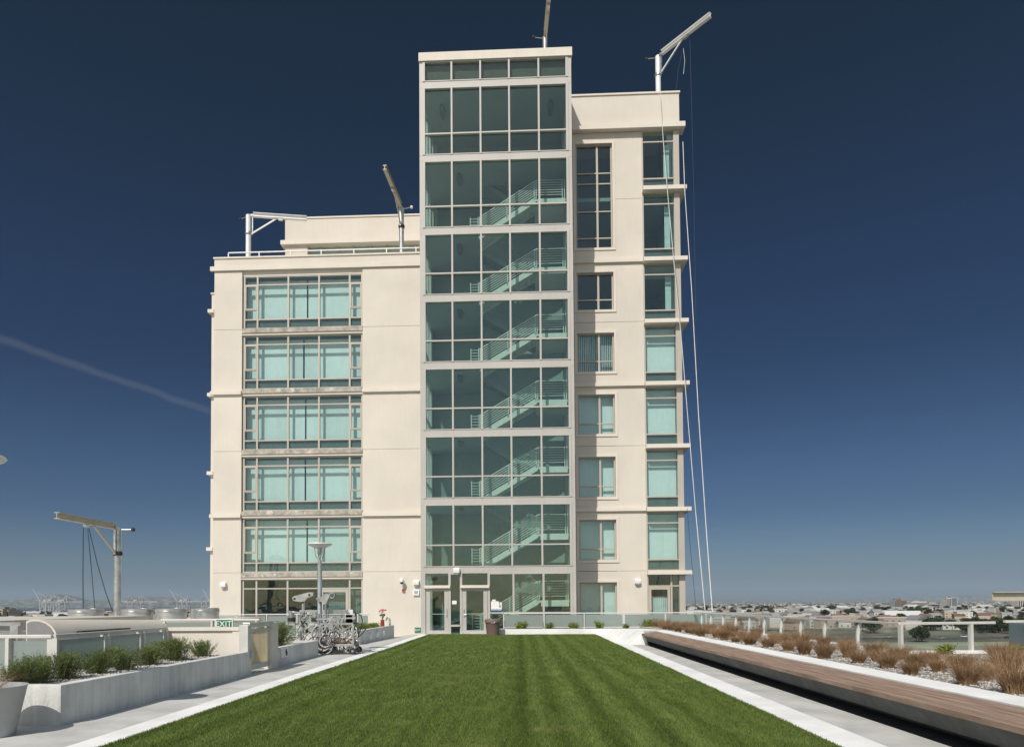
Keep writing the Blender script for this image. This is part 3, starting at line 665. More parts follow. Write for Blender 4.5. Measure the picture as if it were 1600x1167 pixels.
MB().box(8.36, 14.4, -6, 16.12, -0.1, 0.37).build('soil', GRAVELB, bed)
stones('gravel', [(5.82, 8.34, 5.5, 18, 0.37), (8.34, 12, 7, 16, 0.37)], 15000, 'pale loose gravel around the dry grass clumps on the right', seed=2)
stones('gravel', [(5.82, 8.34, 18, 34, 0.37)], 4000, 'pale gravel of the right bed towards the building', size=(0.02, 0.04), seed=5)
stones('gravel', [(-7.85, -6.17, 9.13, 15.2, 0.44)], 5000, 'white pebbles between the lavender bushes of the left planter', size=(0.015, 0.035), seed=3)

def glass_rail(label, pts, H, posts, z0=0.0, frosted=True, gap=0.10, cat='railing', bottom=True, curved=False, thick=0.075, fin=0.06):
    t = thing('glass_railing' if frosted else 'metal_railing', (*pts[0], z0), label, cat)
    for (a, b), ps in zip(zip(pts[:-1], pts[1:]), posts):
        A, Bv = Vector((*a, 0)), Vector((*b, 0)); d = (Bv-A).normalized()
        m = MB(); m.bar((A.x, A.y, H-0.03), (Bv.x, Bv.y, H-0.03), thick, 0.06); m.build('top_rail', STEEL, t, bevel=0.01)
        if bottom: MB().bar((A.x, A.y, z0+gap), (Bv.x, Bv.y, z0+gap), 0.04, 0.045).build('bottom_rail', STEEL, t)
        fr = [0]+list(ps)+[(Bv-A).length]
        for s_ in sorted(set(ps)):
            p = A+d*s_; nrm = Vector((-d.y, d.x, 0)); q = MB()
            if curved and abs(d.y) > 0.9:
                prof = [(0.0, z0-0.05), (0.075, z0-0.05), (0.065, z0+0.4), (0.01, H-0.10), (-0.03, H-0.06), (-0.06, H-0.06), (-0.045, H-0.2), (0.0, z0+0.3)]
                vs = []; n = len(prof)
                for e in (-0.028, 0.028):
                    for u, v in prof: vs.append(p+d*e+Vector((d.y, -d.x, 0))*u+Vector((0, 0, v)))
                q.add(vs, [(i, (i+1) % n, n+(i+1) % n, n+i) for i in range(n)]+[tuple(range(n-1, -1, -1)), tuple(range(n, 2*n))])
            else: q.bar((p.x, p.y, z0-0.05), (p.x, p.y, H-0.06), fin, 0.06, up=(d.x, d.y, 0))
            q.build('post', STEEL, t)
        for s0, s1 in zip(fr[:-1], fr[1:]):
            if s1-s0 < 0.4: continue
            a_, b_ = A+d*(s0+0.06), A+d*(s1-0.06); z1_ = H-0.10; zb = z0+gap+0.03
            MB().bar((a_.x, a_.y, (zb+z1_)/2), (b_.x, b_.y, (zb+z1_)/2), 0.012, z1_-zb).build('panel', FROST if frosted else CLEAR, t)
    return t
XF = -7.86
glass_rail('frosted glass railing behind the lavender planter, turning at its near corner', [(-15, 11.55), (XF, 11.55), (XF, 15.3)], 1.07, [(1.2, 3.0, 4.8, 6.4), (0.0, 1.5, 2.75, 3.70)], 0.0, gap=0.15, bottom=False, fin=0.17, thick=0.10)
glass_rail('frosted glass railing with slim posts in front of the dark ground floor windows', [(-15.5, 34.0), (-7.35, 34.0)], 1.10, [(0.1, 1.6, 3.1, 4.6, 6.1, 7.6)], -0.3, gap=0.3)
glass_rail('short frosted railing behind the exit sign', [(-10.4, 20.0), (-7.5, 20.0)], 1.15, [(0.1, 1.5, 2.8)], 0.0)
xs = [(x-813)/31.43 for x in (787, 850, 912, 973, 1037, 1099)]
glass_rail('frosted glass railing behind the small yellow-green plants at the foot of the stair tower', [(xs[0], 35.02), (xs[-1], 35.02)], 1.07, [tuple(x-xs[0] for x in xs)], 0.1, gap=0.24)
ys = [31.9, 30.0, 28.25, 26.6, 25.0, 23.4, 21.8, 20.1, 18.15, 16.2]
glass_rail('long pale railing with curved posts and clear glass above the city on the right', [(8.52, 35.0), (8.52, 16.2), (10.85, 16.62)], 1.07,
           [tuple(35.0-y for y in [33.5]+ys[:-1]), (0.0, 1.75,)], 0.38, frosted=False, bottom=False, curved=True, fin=0.10)
glass_rail('last pale railing length at the right edge of the view', [(11.12, 16.70), (14.4, 17.2)], 1.09, [(1.2, 2.6)], 0.38, frosted=False, bottom=False, curved=False, fin=0.10)

# cream cross wall, gate, exit sign
cw = thing('cream_wall', (-6.8, 15.4, 0), 'short cream wall with a raised border between the railing and the gate', 'wall')
m = MB(); m.box(-7.85, -6.22, 15.35, 15.5, 0, 0.98); m.build('panel', CREAM2, cw)
m = MB(); m.box(-7.85, -6.20, 15.30, 15.53, 0.982, 1.06); m.box(-6.36, -6.20, 15.32, 15.349, 0.3, 0.98); m.build('border', CREAM2, cw)
gt = thing('entry_gate', (-6.1, 16.1, 0), 'metal framed gate with a cream panel set between two posts', 'gate')
MB().box(-6.198, -6.0, 15.30, 15.52, -0.05, 1.10).build('post', STEEL, gt, bevel=0.005)
MB().box(-6.19, -6.0, 16.82, 17.25, -0.05, 1.12).build('post', CREAM2, gt, bevel=0.005)
m = MB(); m.box(-6.12, -6.06, 15.54, 15.60, 0.08, 1.0); m.box(-6.12, -6.06, 16.74, 16.80, 0.08, 1.0); m.box(-6.12, -6.06, 15.6, 16.74, 0.93, 1.0); m.box(-6.12, -6.06, 15.6, 16.74, 0.08, 0.2); m.build('frame', STEEL, gt)
MB().box(-6.10, -6.08, 15.6, 16.74, 0.2, 0.93).build('panel', mat('translucent_cream', (0.85, 0.78, 0.62), 0.8, trans=0.75), gt)
MB().box(-6.16, -5.99, 15.40, 16.9, 1.04, 1.15).build('closer', GALV, gt, bevel=0.01)
MB().box(-6.0, -5.96, 15.42, 15.50, 0.35, 0.55).build('hinge', GALV, gt)
def text_mesh(name, s_, size, m_, parent, loc, rot=(math.pi/2, 0, 0), depth=0.004):
    cu = bpy.data.curves.new(name, 'FONT'); cu.body = s_; cu.size = size; cu.extrude = depth; cu.align_x = 'CENTER'; cu.align_y = 'CENTER'
    ob = bpy.data.objects.new('tmp', cu); scene.collection.objects.link(ob); dg = bpy.context.evaluated_depsgraph_get(); me = bpy.data.meshes.new_from_object(ob.evaluated_get(dg))
    bpy.data.objects.remove(ob); me.materials.clear(); me.materials.append(m_)
    o = bpy.data.objects.new(name, me); scene.collection.objects.link(o); o.rotation_euler = rot; o.parent = parent; o.location = Vector(loc)-worigin(parent) if parent else Vector(loc); return o
e = thing('exit_sign', (-6.92, 15.9, 1.02), 'green EXIT sign with a white border on a short post beside the gate', 'sign')
MB().box(-7.01, -6.59, 15.90, 15.94, 0.99, 1.23).build('border', SIGNW, e, bevel=0.004); MB().box(-6.985, -6.615, 15.893, 15.8995, 1.01, 1.21).build('face', SIGNG, e)
MB().box(-6.82, -6.78, 15.942, 15.97, 0.2, 1.2).build('post', STEEL, e)
text_mesh('lettering', 'EXIT', 0.185, SIGNW, e, (-6.80, 15.889, 1.11))
e = thing('low_exit_sign', (-5.6, YW, 0), 'small green low-level exit sign near the base of the wall beside the left door', 'sign')
a, b = P(648, 980, YW-0.03), P(657.3, 988, YW-0.03)
MB().box(a.x, b.x, YW-0.03, YW-0.001, b.z, a.z).build('face', SIGNG, e); text_mesh('lettering', 'EXIT', 0.15, SIGNW, e, ((a.x+b.x)/2, YW-0.036, (a.z+b.z)/2))

# lamps and fixtures
def lamp_post(x, y, z, label):
    t = thing('lamp_post', (x, y, 0), label, 'lamp', 'disc lamps along the left path')
    MB().lathe((x, y, -0.1), [(0.11, 0), (0.11, 0.15), (0.075, 0.2), (0.075, z-0.55), (0.06, z-0.54), (0.06, z-0.42), (0.02, z-0.40)], 16).build('pole', GALV, t, smooth=True)
    for k in range(4):
        a = k*math.pi/2+0.6; c, s_ = math.cos(a), math.sin(a)
        MB().path([(x+0.05*c, y+0.05*s_, z-0.5), (x+0.14*c, y+0.14*s_, z-0.36), (x+0.17*c, y+0.17*s_, z-0.12)], 0.014).build('bracket', GALV, t, smooth=True)
    MB().lathe((x, y, z-0.16), [(0.10, 0), (0.36, 0.12), (0.385, 0.15), (0.37, 0.175), (0.05, 0.19)], 28).build('reflector_disc', BRIGHT, t, smooth=True)
    MB().lathe((x, y, z-0.36), [(0.05, 0), (0.075, 0.06), (0.07, 0.2)], 14).build('lantern', GALV, t, smooth=True)
lamp_post(-6.33, 22.0, 3.46, 'tall grey post lamp with a flat white disc head beside the parked rigging gear')
lamp_post(-6.97, 8.62, 3.46, 'disc lamp rising behind the round pot at the left edge of the view')
def wall_lamp(x, y, z, label):
    t = thing('wall_lamp', (x, y, z), label, 'wall lamp', 'white box wall lamps')
    MB().prism([(y-0.001, z-0.13), (y-0.20, z-0.10), (y-0.22, z+0.06), (y-0.14, z+0.15), (y-0.001, z+0.15)], 'x', x-0.15, x+0.15).build('housing', SIGNW, t, bevel=0.006)
    MB().box(x-0.09, x+0.09, y-0.16, y-0.04, z-0.17, z-0.125).build('lens', STEEL, t)
wall_lamp(-16.81, YW, 2.68, 'white box lamp on the far left pier of the cream wall')
wall_lamp(-5.81, YW, 2.72, 'white box lamp on the cream wall just left of the stair tower')
wall_lamp(-3.20, YT-0.03, 3.20, 'white box lamp over the panel between the two entrance doors')
wall_lamp(6.49, YW, 2.70, 'white box lamp on the cream wall right of the stair tower')
t = thing('dome_camera', (-6.6, YW, 2.8), 'white dome security camera above a small red alarm on the cream wall', 'camera')
MB().tube((-6.6, YW-0.02, 2.98), (-6.6, YW-0.3, 2.98), 0.03).build('arm', SIGNW, t); MB().lathe((-6.6, YW-0.3, 2.76), [(0.10, 0), (0.12, 0.06), (0.12, 0.14), (0.05, 0.24)], 16).build('housing', SIGNW, t, smooth=True); MB().ball((-6.6, YW-0.3, 2.74), 0.095).build('dome', DARK, t, smooth=True)
t = thing('fire_alarm', (-6.55, YW, 2.32), 'small red fire bell fixed to the cream wall under the dome camera', 'alarm')
MB().box(-6.65, -6.45, YW-0.05, YW-0.001, 2.22, 2.42).build('backplate', STEEL, t); MB().tube((-6.55, YW-0.05, 2.32), (-6.55, YW-0.12, 2.32), 0.075, 14).build('bell', REDM, t)
t = thing('notice_box', (-5.81, YW, 2.2), 'pale blue notice plate on the wall under the lamp left of the door', 'sign')
MB().box(-5.99, -5.65, YW-0.10, YW-0.001, 2.02, 2.34).build('housing', SIGNW, t, bevel=0.004); MB().box(-5.93, -5.71, YW-0.104, YW-0.1005, 2.10, 2.28).build('face', SIGNB, t)
t = thing('door_notice', (-3.2, YT, 1.6), 'small white paper notice on the narrow dark panel between the doors', 'notice')
a, b = P(706.2, 938, YT), P(713.3, 943.5, YT); MB().box(a.x, b.x, YT+0.06, YT+0.063, b.z, a.z).build('sheet', SIGNW, t)
t = thing('access_poster', (-1.2, YT, 1.5), 'white access notice with a dark wheelchair figure taped inside the glass right of the doors', 'notice')
a, b = P(767, 939, YT), P(784, 951, YT)
m = MB(); m.box(a.x, b.x-0.16, YT+0.060, YT+0.063, b.z, a.z); m.box(b.x-0.158, b.x, YT+0.060, YT+0.063, b.z, a.z-0.06); m.box(a.x+0.06, a.x+0.24, YT+0.060, YT+0.063, a.z+0.004, a.z+0.09); m.build('sheet', SIGNW, t)
m = MB(); wx, wz = b.x-0.09, b.z+0.13; m.ring((wx, YT+0.056, wz), 0.045, 0.009, 'y', 14, 4); m.tube((wx-0.01, YT+0.055, wz+0.02), (wx-0.015, YT+0.055, wz+0.13), 0.012); m.tube((wx-0.01, YT+0.055, wz+0.03), (wx+0.05, YT+0.055, wz+0.02), 0.010); m.ball((wx-0.015, YT+0.055, wz+0.155), 0.018, 6); m.build('wheelchair_symbol', DARK, t)
MB().box(a.x, b.x, YT+0.060, YT+0.063, b.z-0.07, b.z-0.003).build('blue_strip', SIGNB, t)
t = thing('planter_plate', (-6.08, 17.7, 0.25), 'beige cover plate with a white accessibility plate on the short planter wall', 'sign')
m = MB(); m.box(-6.078, -6.06, 17.32, 17.55, 0.14, 0.38); m.build('cover', CREAM2, t); MB().box(-6.078, -6.064, 17.66, 18.2, 0.2, 0.44).build('face', SIGNW, t)
m = MB(); m.ring((-6.058, 18.05, 0.29), 0.05, 0.012, 'x', 12, 4); m.box(-6.062, -6.054, 17.98, 18.06, 0.3, 0.40); m.build('wheelchair_symbol', DARK, t)

# davit cranes: mast, collar, I-beam arm, brace, crank
def davit(base, top, tip, label, crank=(1, 0), knob=DARK, beam=BEAM):
    bx, by, bz = base; t = thing('davit_crane', base, label, 'davit crane', 'window washing davits on the roofs')
    MB().lathe((bx, by, bz), [(0.30, 0), (0.30, 0.04), (0.15, 0.05), (0.15, top-bz-0.02), (0.13, top-bz)], 20).build('mast', BRIGHT if beam is BRIGHT else GALV, t, smooth=True)
    MB().lathe((bx, by, top-1.22), [(0.175, 0), (0.19, 0.03), (0.19, 0.15), (0.175, 0.18)], 20).build('collar', DARK if beam is BEAM else GALV, t, smooth=True)
    d = Vector((tip[0]-bx, tip[1]-by, 0)); Ln = d.length; d.normalize(); n = Vector((-d.y, d.x, 0))
    z = top+0.02; A = Vector((bx, by, z))+d*0.28; Bq = Vector((bx, by, z))+d*Ln; up = Vector((0, 0, 1)); am = MB()
    am.bar(A+up*0.12, Bq+up*0.12, 0.20, 0.025); am.bar(A-up*0.10, Bq-up*0.10, 0.20, 0.025); am.bar(A+up*0.01, Bq+up*0.01, 0.018, 0.195)
    am.build('arm', beam, t)
    hd = MB(); hd.bar(Vector((bx, by, z-0.06))+d*0.1, A-up*0.02, 0.14, 0.12); hd.bar(Vector((bx, by, z-1.15))+d*0.24, Vector((bx, by, z-0.06))+d*0.24, 0.08, 0.06, up=d); hd.bar(Vector((bx, by, z-1.15)), Vector((bx, by, z-1.15))+d*0.26, 0.10, 0.1); hd.build('bracket', GALV, t)
    MB().bar(Vector((bx, by, z-1.1))+d*0.25, Vector((bx, by, z-0.12))+d*min(1.75, Ln*0.48), 0.07, 0.07).build('brace', beam, t)
    c = Vector((crank[0], crank[1], 0)).normalized(); k = MB(); s0 = Vector((bx, by, top-0.08)); k.tube(s0, s0+c*0.6, 0.02); k.build('crank', GALV, t); MB().ball(s0+c*0.66, 0.09, 8).build('counterweight', knob, t, smooth=True)
    m = MB(); tr = Vector((bx, by, z-0.18))+d*Ln*0.55; m.bar(tr-d*0.12, tr+d*0.12, 0.14, 0.10); m.build('trolley', GALV, t)
    return t
davit((-17.56, 30, 1.0), 4.95, (-17.55, 25.9), 'grey davit crane with ropes reaching over the roof fans at the lower left', (1, 0.05))
davit((-16.16, 41, LT-0.3), 24.95, (-12.8, 41.6), 'white davit crane pointing right on the low left roof of the building', (-0.9, 0.4), beam=BRIGHT)
davit((-6.90, 41, LT-0.3), 25.10, (-7.15, 37.1), 'davit crane beside the stair tower with its arm pointing at the viewer', (1, -0.3), knob=SIGNW)
davit((1.62, 38.6, 29.3), 33.2, (1.78, 34.6), 'davit crane on top of the stair tower, cut by the top of the view', (-1, -0.2))
davit((8.25, 40.5, RT-0.3), 33.35, (10.55, 37.75), 'white davit crane with hanging ropes on the right roof corner', (-1, 0.1), beam=BRIGHT)
MB().box(15, 22, 16.5, 30, CITYZ, -2.4).build('lower_roof', PATH)['kind'] = 'structure'
davit((16.5, 19.6, -2.4), 1.62, (12.35, 19.0), 'davit crane arm entering the view over the right railing', (1, 0))
# ropes
def rope(pts, r, m_, label):
    o = MB().path(pts, r, 5).build('hanging_rope', m_, smooth=True); tag(o, label, 'rope'); return o
def sagp(a, b, s_, n=14):
    a, b = Vector(a), Vector(b); return [a.lerp(b, i/n)-Vector((0, 0, s_*4*(i/n)*(1-i/n))) for i in range(n+1)]
def rp(l, ys): return [P(x, y, Y) for (x, y), Y in zip(l, ys)]
rope(rp([(1031.5,146),(1036,215),(1043,300),(1052,399),(1065.5,540),(1074.5,650),(1087,800),(1101.5,953)], [39.0,38.9,38.7,38.5,38.2,38.0,37.3,35.2]), 0.022, ROPE, 'pale rope from the roof parapet over the corner windows to the railing')
rope(rp([(1067,222),(1070,300),(1080.5,450),(1091.6,650),(1103,820),(1113,956)], [39.0,38.4,37.6,36.3,34.5,31.9]), 0.022, ROPE, 'pale rope hanging free outside the right corner of the building')
rope(rp([(1078,62),(1081,180),(1084,300),(1087,480),(1091,700)], [38.9]*5), 0.009, ROPED, 'thin rope dropping from the middle of the right roof davit')
rope(rp([(1073.6,794),(1080,870),(1087.4,950)], [38.5,38.6,38.7]), 0.014, ROPED, 'dark rope low beside the corner of the building')
rope(rp([(1067.7,76),(1070,95),(1068,116)], [39.2]*3), 0.012, ROPE, 'short rope end with a hook under the brace of the right roof davit')
rope(rp([(1066,80),(1059,115),(1056.7,143)], [39.3]*3), 0.008, ROPED, 'slack thin line from the right roof davit to the parapet')
rope(rp([(130,824),(129.5,900),(130,962)], [27.9]*3), 0.022, ROPED, 'dark rope hanging straight from the lower left davit')
rope(rp([(137,826),(142,880),(148,950)], [28.2]*3), 0.018, ROPED, 'middle slanting rope of the lower left davit')
rope(rp([(139,826),(152,880),(165,925),(176,955)], [28.2, 28.8, 29.3, 29.8]), 0.018, ROPED, 'rope slanting from the lower left davit to its mast')

# rooftop plant on the left
en = thing('plant_roof', (-16, 27, 0), 'flat cream plant room roof carrying the round exhaust fans', 'roof')
MB().box(-30, -11.9, 23.6, 32, -1, 0.98).build('roof_slab', DUCT, en)
MB().box(-30, -12.6, 16.4, 23.5, -1, 1.20).build('roof_slab', DUCT, en)
FAN = ['leftmost steel fan drum under the ropes of the davit', 'steel fan drum right of the davit mast', 'steel fan drum left of the cream wall corner, front one of the pair', 'rear steel fan drum partly hidden by another drum']
for (x, y, r), lb in zip([(-17.05, 27, 0.64), (-15.0, 27, 0.60), (-13.65, 27, 0.60), (-13.3, 29.2, 0.58)], FAN):
    t = thing('exhaust_fan', (x, y, 0.98), 'shiny '+lb, 'fan', 'round exhaust fans on the plant roof')
    MB().lathe((x, y, 0.98), [(r*0.97, 0), (r*0.97, 0.30), (r*1.02, 0.31), (r*1.02, 0.34), (r*0.98, 0.35), (r*0.98, 0.43), (r*0.90, 0.46), (r*0.84, 0.36)], 32).build('drum', GALV, t, smooth=True)
    MB().lathe((x, y, 1.22), [(r*0.8, 0), (r*0.8, 0.03)], 24).build('grille', DARK, t)
du = thing('duct_housing', (-10.4, 18, 0), 'long cream metal duct housing with a rounded shoulder behind the frosted railing', 'duct')
prof = [(-10.82, 0.0), (-10.82, 1.22), (-10.72, 1.26), (-10.55, 1.26), (-10.38, 1.21), (-10.25, 1.12), (-10.16, 1.0), (-10.10, 0.85), (-10.08, 0.0)]
cs = MB(); cs.prism(prof, 'y', 15.0, 21.4); cs.v = [(x, y, z*(0.87 if y > 20 else 1)) for x, y, z in cs.v]; cs.build('casing', DUCT, du, smooth=True)
MB().prism([(-10.45+(x+10.45)*0.88, z*0.965) for x, z in prof], 'y', 14.97, 14.998).build('louvre', mat('louvre_grey', (0.22, 0.22, 0.22), 0.7), du)
MB().box(-10.6, -9.55, 21.45, 22.3, 0, 1.08).build('end_box', BROWN if False else mat('taupe_metal', (0.42, 0.35, 0.29), 0.6), du)
MB().box(-10.07, -9.95, 15.6, 17.6, 0.92, 0.98).build('bracket', DARK, du)
t = thing('handrail_frame', (-12.4, 15.5, 0), 'small grey metal frame left of the duct housing', 'frame')
m = MB(); m.box(-12.9, -10.95, 15.0, 15.1, 1.12, 1.2); m.box(-12.9, -11.15, 15.02, 15.06, 0.93, 0.97); m.box(-11.15, -10.97, 14.95, 15.1, 0, 1.12); m.build('rails', GALV, t)
MB().box(-14, -11.0, 15.3, 16.3, 0, 1.0).build('cabinet', GALV, t)

# parked rigging gear
def PX(x, y, Y): return P(x, y, Y)
r1 = thing('rigging_rig', (-6.7, 22.6, 0), 'grey suspended-platform rig with a tilted boom plate and winch motor, left of the post lamp', 'rig')
Y = 22.6
MB().box(P(469, 960, Y).x, P(476, 960, Y).x, Y-0.07, Y+0.07, 0, P(470, 953, Y).z).build('column', GALV, r1)
MB().box(P(469, 960, Y).x, P(551, 960, Y).x, Y-0.05, Y+0.05, P(500, 959, Y).z, P(500, 952.5, Y).z).build('top_beam', GALV, r1)
MB().box(P(545, 960, Y).x, P(552, 960, Y).x, Y-0.07, Y+0.07, 0.1, P(545, 952, Y).z).build('column', BRIGHT, r1)
MB().tube(P(474, 953, Y), P(474, 934, Y), 0.05).build('mast', GALV, r1)
pts = [P(457, 934, Y), P(459, 938, Y), P(463, 939, Y), P(470, 940, Y), P(476, 939, Y), P(480, 934, Y), P(490, 930, Y), P(490, 925, Y), P(483, 925, Y), P(460, 931, Y)]
MB().prism([(p.x, p.z) for p in pts], 'y', Y-0.05, Y+0.03).build('boom_plate', GALV, r1)
for px_, py_ in ((461, 935), (484, 929), (474, 941)): p = P(px_, py_, Y); MB().tube((p.x, Y-0.07, p.z), (p.x, Y+0.05, p.z), 0.035, 10).build('pulley', DARK, r1)
for a, b in ((450, 461), (488, 497)):
    p, q = P(a, 957, Y-0.3), P(b, 973, Y-0.3); cx = (p.x+q.x)/2
    mo = MB(); mo.lathe((cx, Y-0.3, q.z), [(0.10, 0), (0.12, 0.03), (0.12, 0.22), (0.09, 0.25), (0.09, 0.33), (0.04, 0.37)], 14); o = mo.build('winch_motor', GALV, r1, smooth=True)
    MB().lathe((cx, Y-0.3, q.z+0.05), [(0.124, 0), (0.124, 0.12)], 14).build('label_band', DARK, o); MB().box(cx-0.14, cx+0.14, Y-0.45, Y-0.1, q.z-0.06, q.z-0.01).build('motor_bracket', STEEL, r1)
for k in range(9):                                   # cables hanging on the column
    x0 = P(474+random.random()*14, 956, Y).x; a = Vector((x0, Y-0.12-random.random()*0.1, 1.3)); z1 = 0.1+random.random()*0.3
    pt = [a+Vector((0.10*math.sin(i*1.3+k), 0.03*math.cos(i+k), -(1.3-z1)*i/9)) for i in range(10)]; MB().path(pt, 0.011, 5).build('cable', DARK if k % 3 == 0 else STEEL, r1)
MB().bar(P(449, 955, Y-.2), P(470, 957, Y-.2), 0.05, 0.05).build('motor_arm', GALV, r1)
MB().tube(P(541, 953, Y-.3), P(555, 974, Y-.3), 0.04).build('stay', GALV, r1)
MB().box(-7.35, -5.7, Y-0.1, Y+0.1, 0.0, 0.08).build('foot_beam', GALV, r1)
Y = 21.8
MATS['rig_metal'] = GALV_KEEP = GALV; GALV = mat('worn_rig_metal', (0.36, 0.36, 0.35), 0.5, 0.5, var=0.3, scale=5)
r2 = thing('rigging_trolley', (-6.1, 21.8, 0), 'wheeled grey trolley piled with coiled hoses, sacks and a second boom, beside the post lamp', 'trolley')
MB().tube(P(509, 941, Y), P(509, 985, Y), 0.04).build('mast', GALV, r2); MB().tube(P(513, 950, Y), P(511, 985, Y), 0.02).build('mast', GALV, r2)
pts = [P(494, 934, Y), P(496, 938, Y), P(503, 940, Y), P(506, 944, Y), P(510, 944, Y), P(513, 936, Y), P(516, 930, Y), P(513, 927, Y), P(505, 928, Y), P(503, 932, Y)]
MB().prism([(p.x, p.z) for p in pts], 'y', Y-0.05, Y+0.03).build('boom_plate', GALV, r2)
p = P(519, 930, Y); MB().ring((p.x, Y, p.z), 0.08, 0.03, 'y', 16, 6).build('pulley', GALV, r2, smooth=True)
fz = P(530, 975, Y).z; ax, bx_ = P(505, 975, Y).x, P(556, 975, Y).x
for yy in (Y-0.35, Y+0.35):
    for xx in (ax, bx_): MB().box(xx-0.025, xx+0.025, yy-0.025, yy+0.025, 0.14, fz).build('leg', GALV, r2)
    MB().box(ax, bx_, yy-0.02, yy+0.02, fz, fz+0.05).build('top_rail', GALV, r2); MB().box(ax, bx_, yy-0.02, yy+0.02, 0.26, 0.30).build('bottom_rail', GALV, r2)
MB().box(ax, bx_, Y-0.33, Y+0.33, 0.302, 0.32).build('deck', STEEL, r2)
for xx, rr in ((ax+0.1, 0.19), (bx_, 0.10)):
    for yy in (Y-0.42, Y+0.42):
        wv = MB().ring((xx, yy, rr+0.02), rr-0.03, 0.032, 'y', 20, 6).build('wheel', DARK, r2, smooth=True); MB().tube((xx, yy-0.03, rr+0.02), (xx, yy+0.03, rr+0.02), rr*0.35, 12).build('hub', GALV, wv)
for k in range(5):
    MB().ring((ax+0.12+0.03*k, Y-0.47-0.015*k, 0.34+0.03*k), 0.24-0.02*k, 0.013, 'y', 24, 5).build('hose_coil', STEEL if k % 2 else DARK, r2, smooth=True)
sk = MB(); sk.lathe((bx_-0.45, Y-0.1, 0.33), [(0.2, 0), (0.25, 0.06), (0.22, 0.15), (0.12, 0.2), (0.04, 0.22)], 12); sk.build('sack', mat('sack_cloth', (0.22, 0.17, 0.145), 0.9, var=0.3, scale=6), r2, smooth=True)
sk = MB(); sk.lathe((bx_-0.15, Y-0.05, 0.33), [(0.16, 0), (0.2, 0.1), (0.14, 0.22), (0.05, 0.26)], 12); sk.build('sack', MATS['sack_cloth'], r2, smooth=True)
for k in range(10):
    x0 = ax+0.3+random.random()*(bx_-ax-0.35); pt = [Vector((x0+0.10*math.sin(i*0.9+k*2)+0.03*i, Y-0.2+0.08*math.cos(i*0.7+k), 0.42+0.34*math.sin(math.pi*i/8)*(0.6+0.4*math.sin(k*3)))) for i in range(9)]
    MB().path(pt, 0.014, 5).build('hose', BRIGHT if k % 2 else STEEL, r2, smooth=True)
MB().box(ax+0.7, ax+1.0, Y+0.0, Y+0.25, fz+0.05, fz+0.32).build('control_box', GALV, r2, bevel=0.01); MB().box(bx_-0.35, bx_-0.1, Y+0.0, Y+0.3, fz+0.05, fz+0.30).build('control_box', STEEL, r2, bevel=0.01)
MB().bar((ax+0.1, Y-0.36, 0.3), (ax+0.5, Y-0.36, fz), 0.03, 0.03).build('brace', GALV, r2)
for k in range(26):
    x0 = ax-0.25+random.random()*(bx_-ax+0.3); yb = Y-0.35+random.random()*0.7; zb = 0.35+random.random()*0.75; am = 0.05+0.16*random.random()
    pt = [Vector((x0+am*math.sin(i*0.8+k*2.3)+0.02*i*math.cos(k), yb+0.05*math.cos(i*0.9+k), max(0.06, zb+0.28*math.sin(i*0.55+k)-0.03*i))) for i in range(12)]
    MB().path(pt, 0.011+0.005*(k % 3), 5).build('hose', (STEEL, DARK, GALV, STEEL)[k % 4], r2, smooth=True)
for k, xx in enumerate((ax-0.18, ax+0.28, ax+0.62, bx_-0.62, bx_-0.25)):
    MB().bar((xx, Y+0.1, 0.1), (xx+0.06*math.sin(k*2), Y+0.1, fz+0.22+0.12*math.cos(k*3)), 0.035, 0.035).build('upright', GALV, r2)
MB().bar((ax-0.2, Y-0.1, fz+0.16), (bx_+0.02, Y-0.1, fz+0.20), 0.04, 0.05).build('cross_bar', GALV, r2); MB().bar((ax, Y-0.36, 0.32), (bx_, Y-0.36, fz), 0.025, 0.025).build('brace', GALV, r2); MB().bar((bx_, Y-0.36, 0.32), (bx_-0.7, Y-0.36, fz+0.2), 0.03, 0.03).build('brace', GALV, r2)
for k, (xx, zz, rr) in enumerate([(ax-0.1, 0.30, 0.26), (ax+0.18, 0.27, 0.23), (ax+0.45, 0.55, 0.16), (bx_-0.32, 0.66, 0.14)]):
    w_ = MB().ring((xx, Y-0.5+0.06*k, zz), rr, 0.014, 'y', 26, 5).build('cable_reel', DARK if k % 2 == 0 else GALV, r2, smooth=True); q = MB()
    for j in range(7): a_ = j*math.pi/3.5; q.tube((xx, Y-0.5+0.06*k, zz), (xx+rr*math.cos(a_), Y-0.5+0.06*k, zz+rr*math.sin(a_)), 0.007, 4)
    q.build('spokes', GALV, w_)
for k in range(14):
    x0 = P(462, 960, 22.4).x+random.random()*1.5; pt = [Vector((x0+0.09*math.sin(i*0.9+k*1.7), 22.35+0.1*math.cos(i+k), max(0.08, 1.1-0.10*i*(0.6+0.5*random.random())+0.1*math.sin(k)))) for i in range(10)]
    MB().path(pt, 0.012, 5).build('cable', (STEEL, GALV, DARK)[k % 3], r1, smooth=True)
for xx in (P(497, 960, 22.6).x, P(523, 960, 22.6).x): MB().box(xx-0.04, xx+0.04, 22.55, 22.64, 0.08, 1.15).build('column', GALV, r1)
MB().box(P(476, 960, 22.6).x, P(545, 960, 22.6).x, 22.56, 22.62, 0.62, 0.68).build('cross_beam', GALV, r1)
GALV = GALV_KEEP
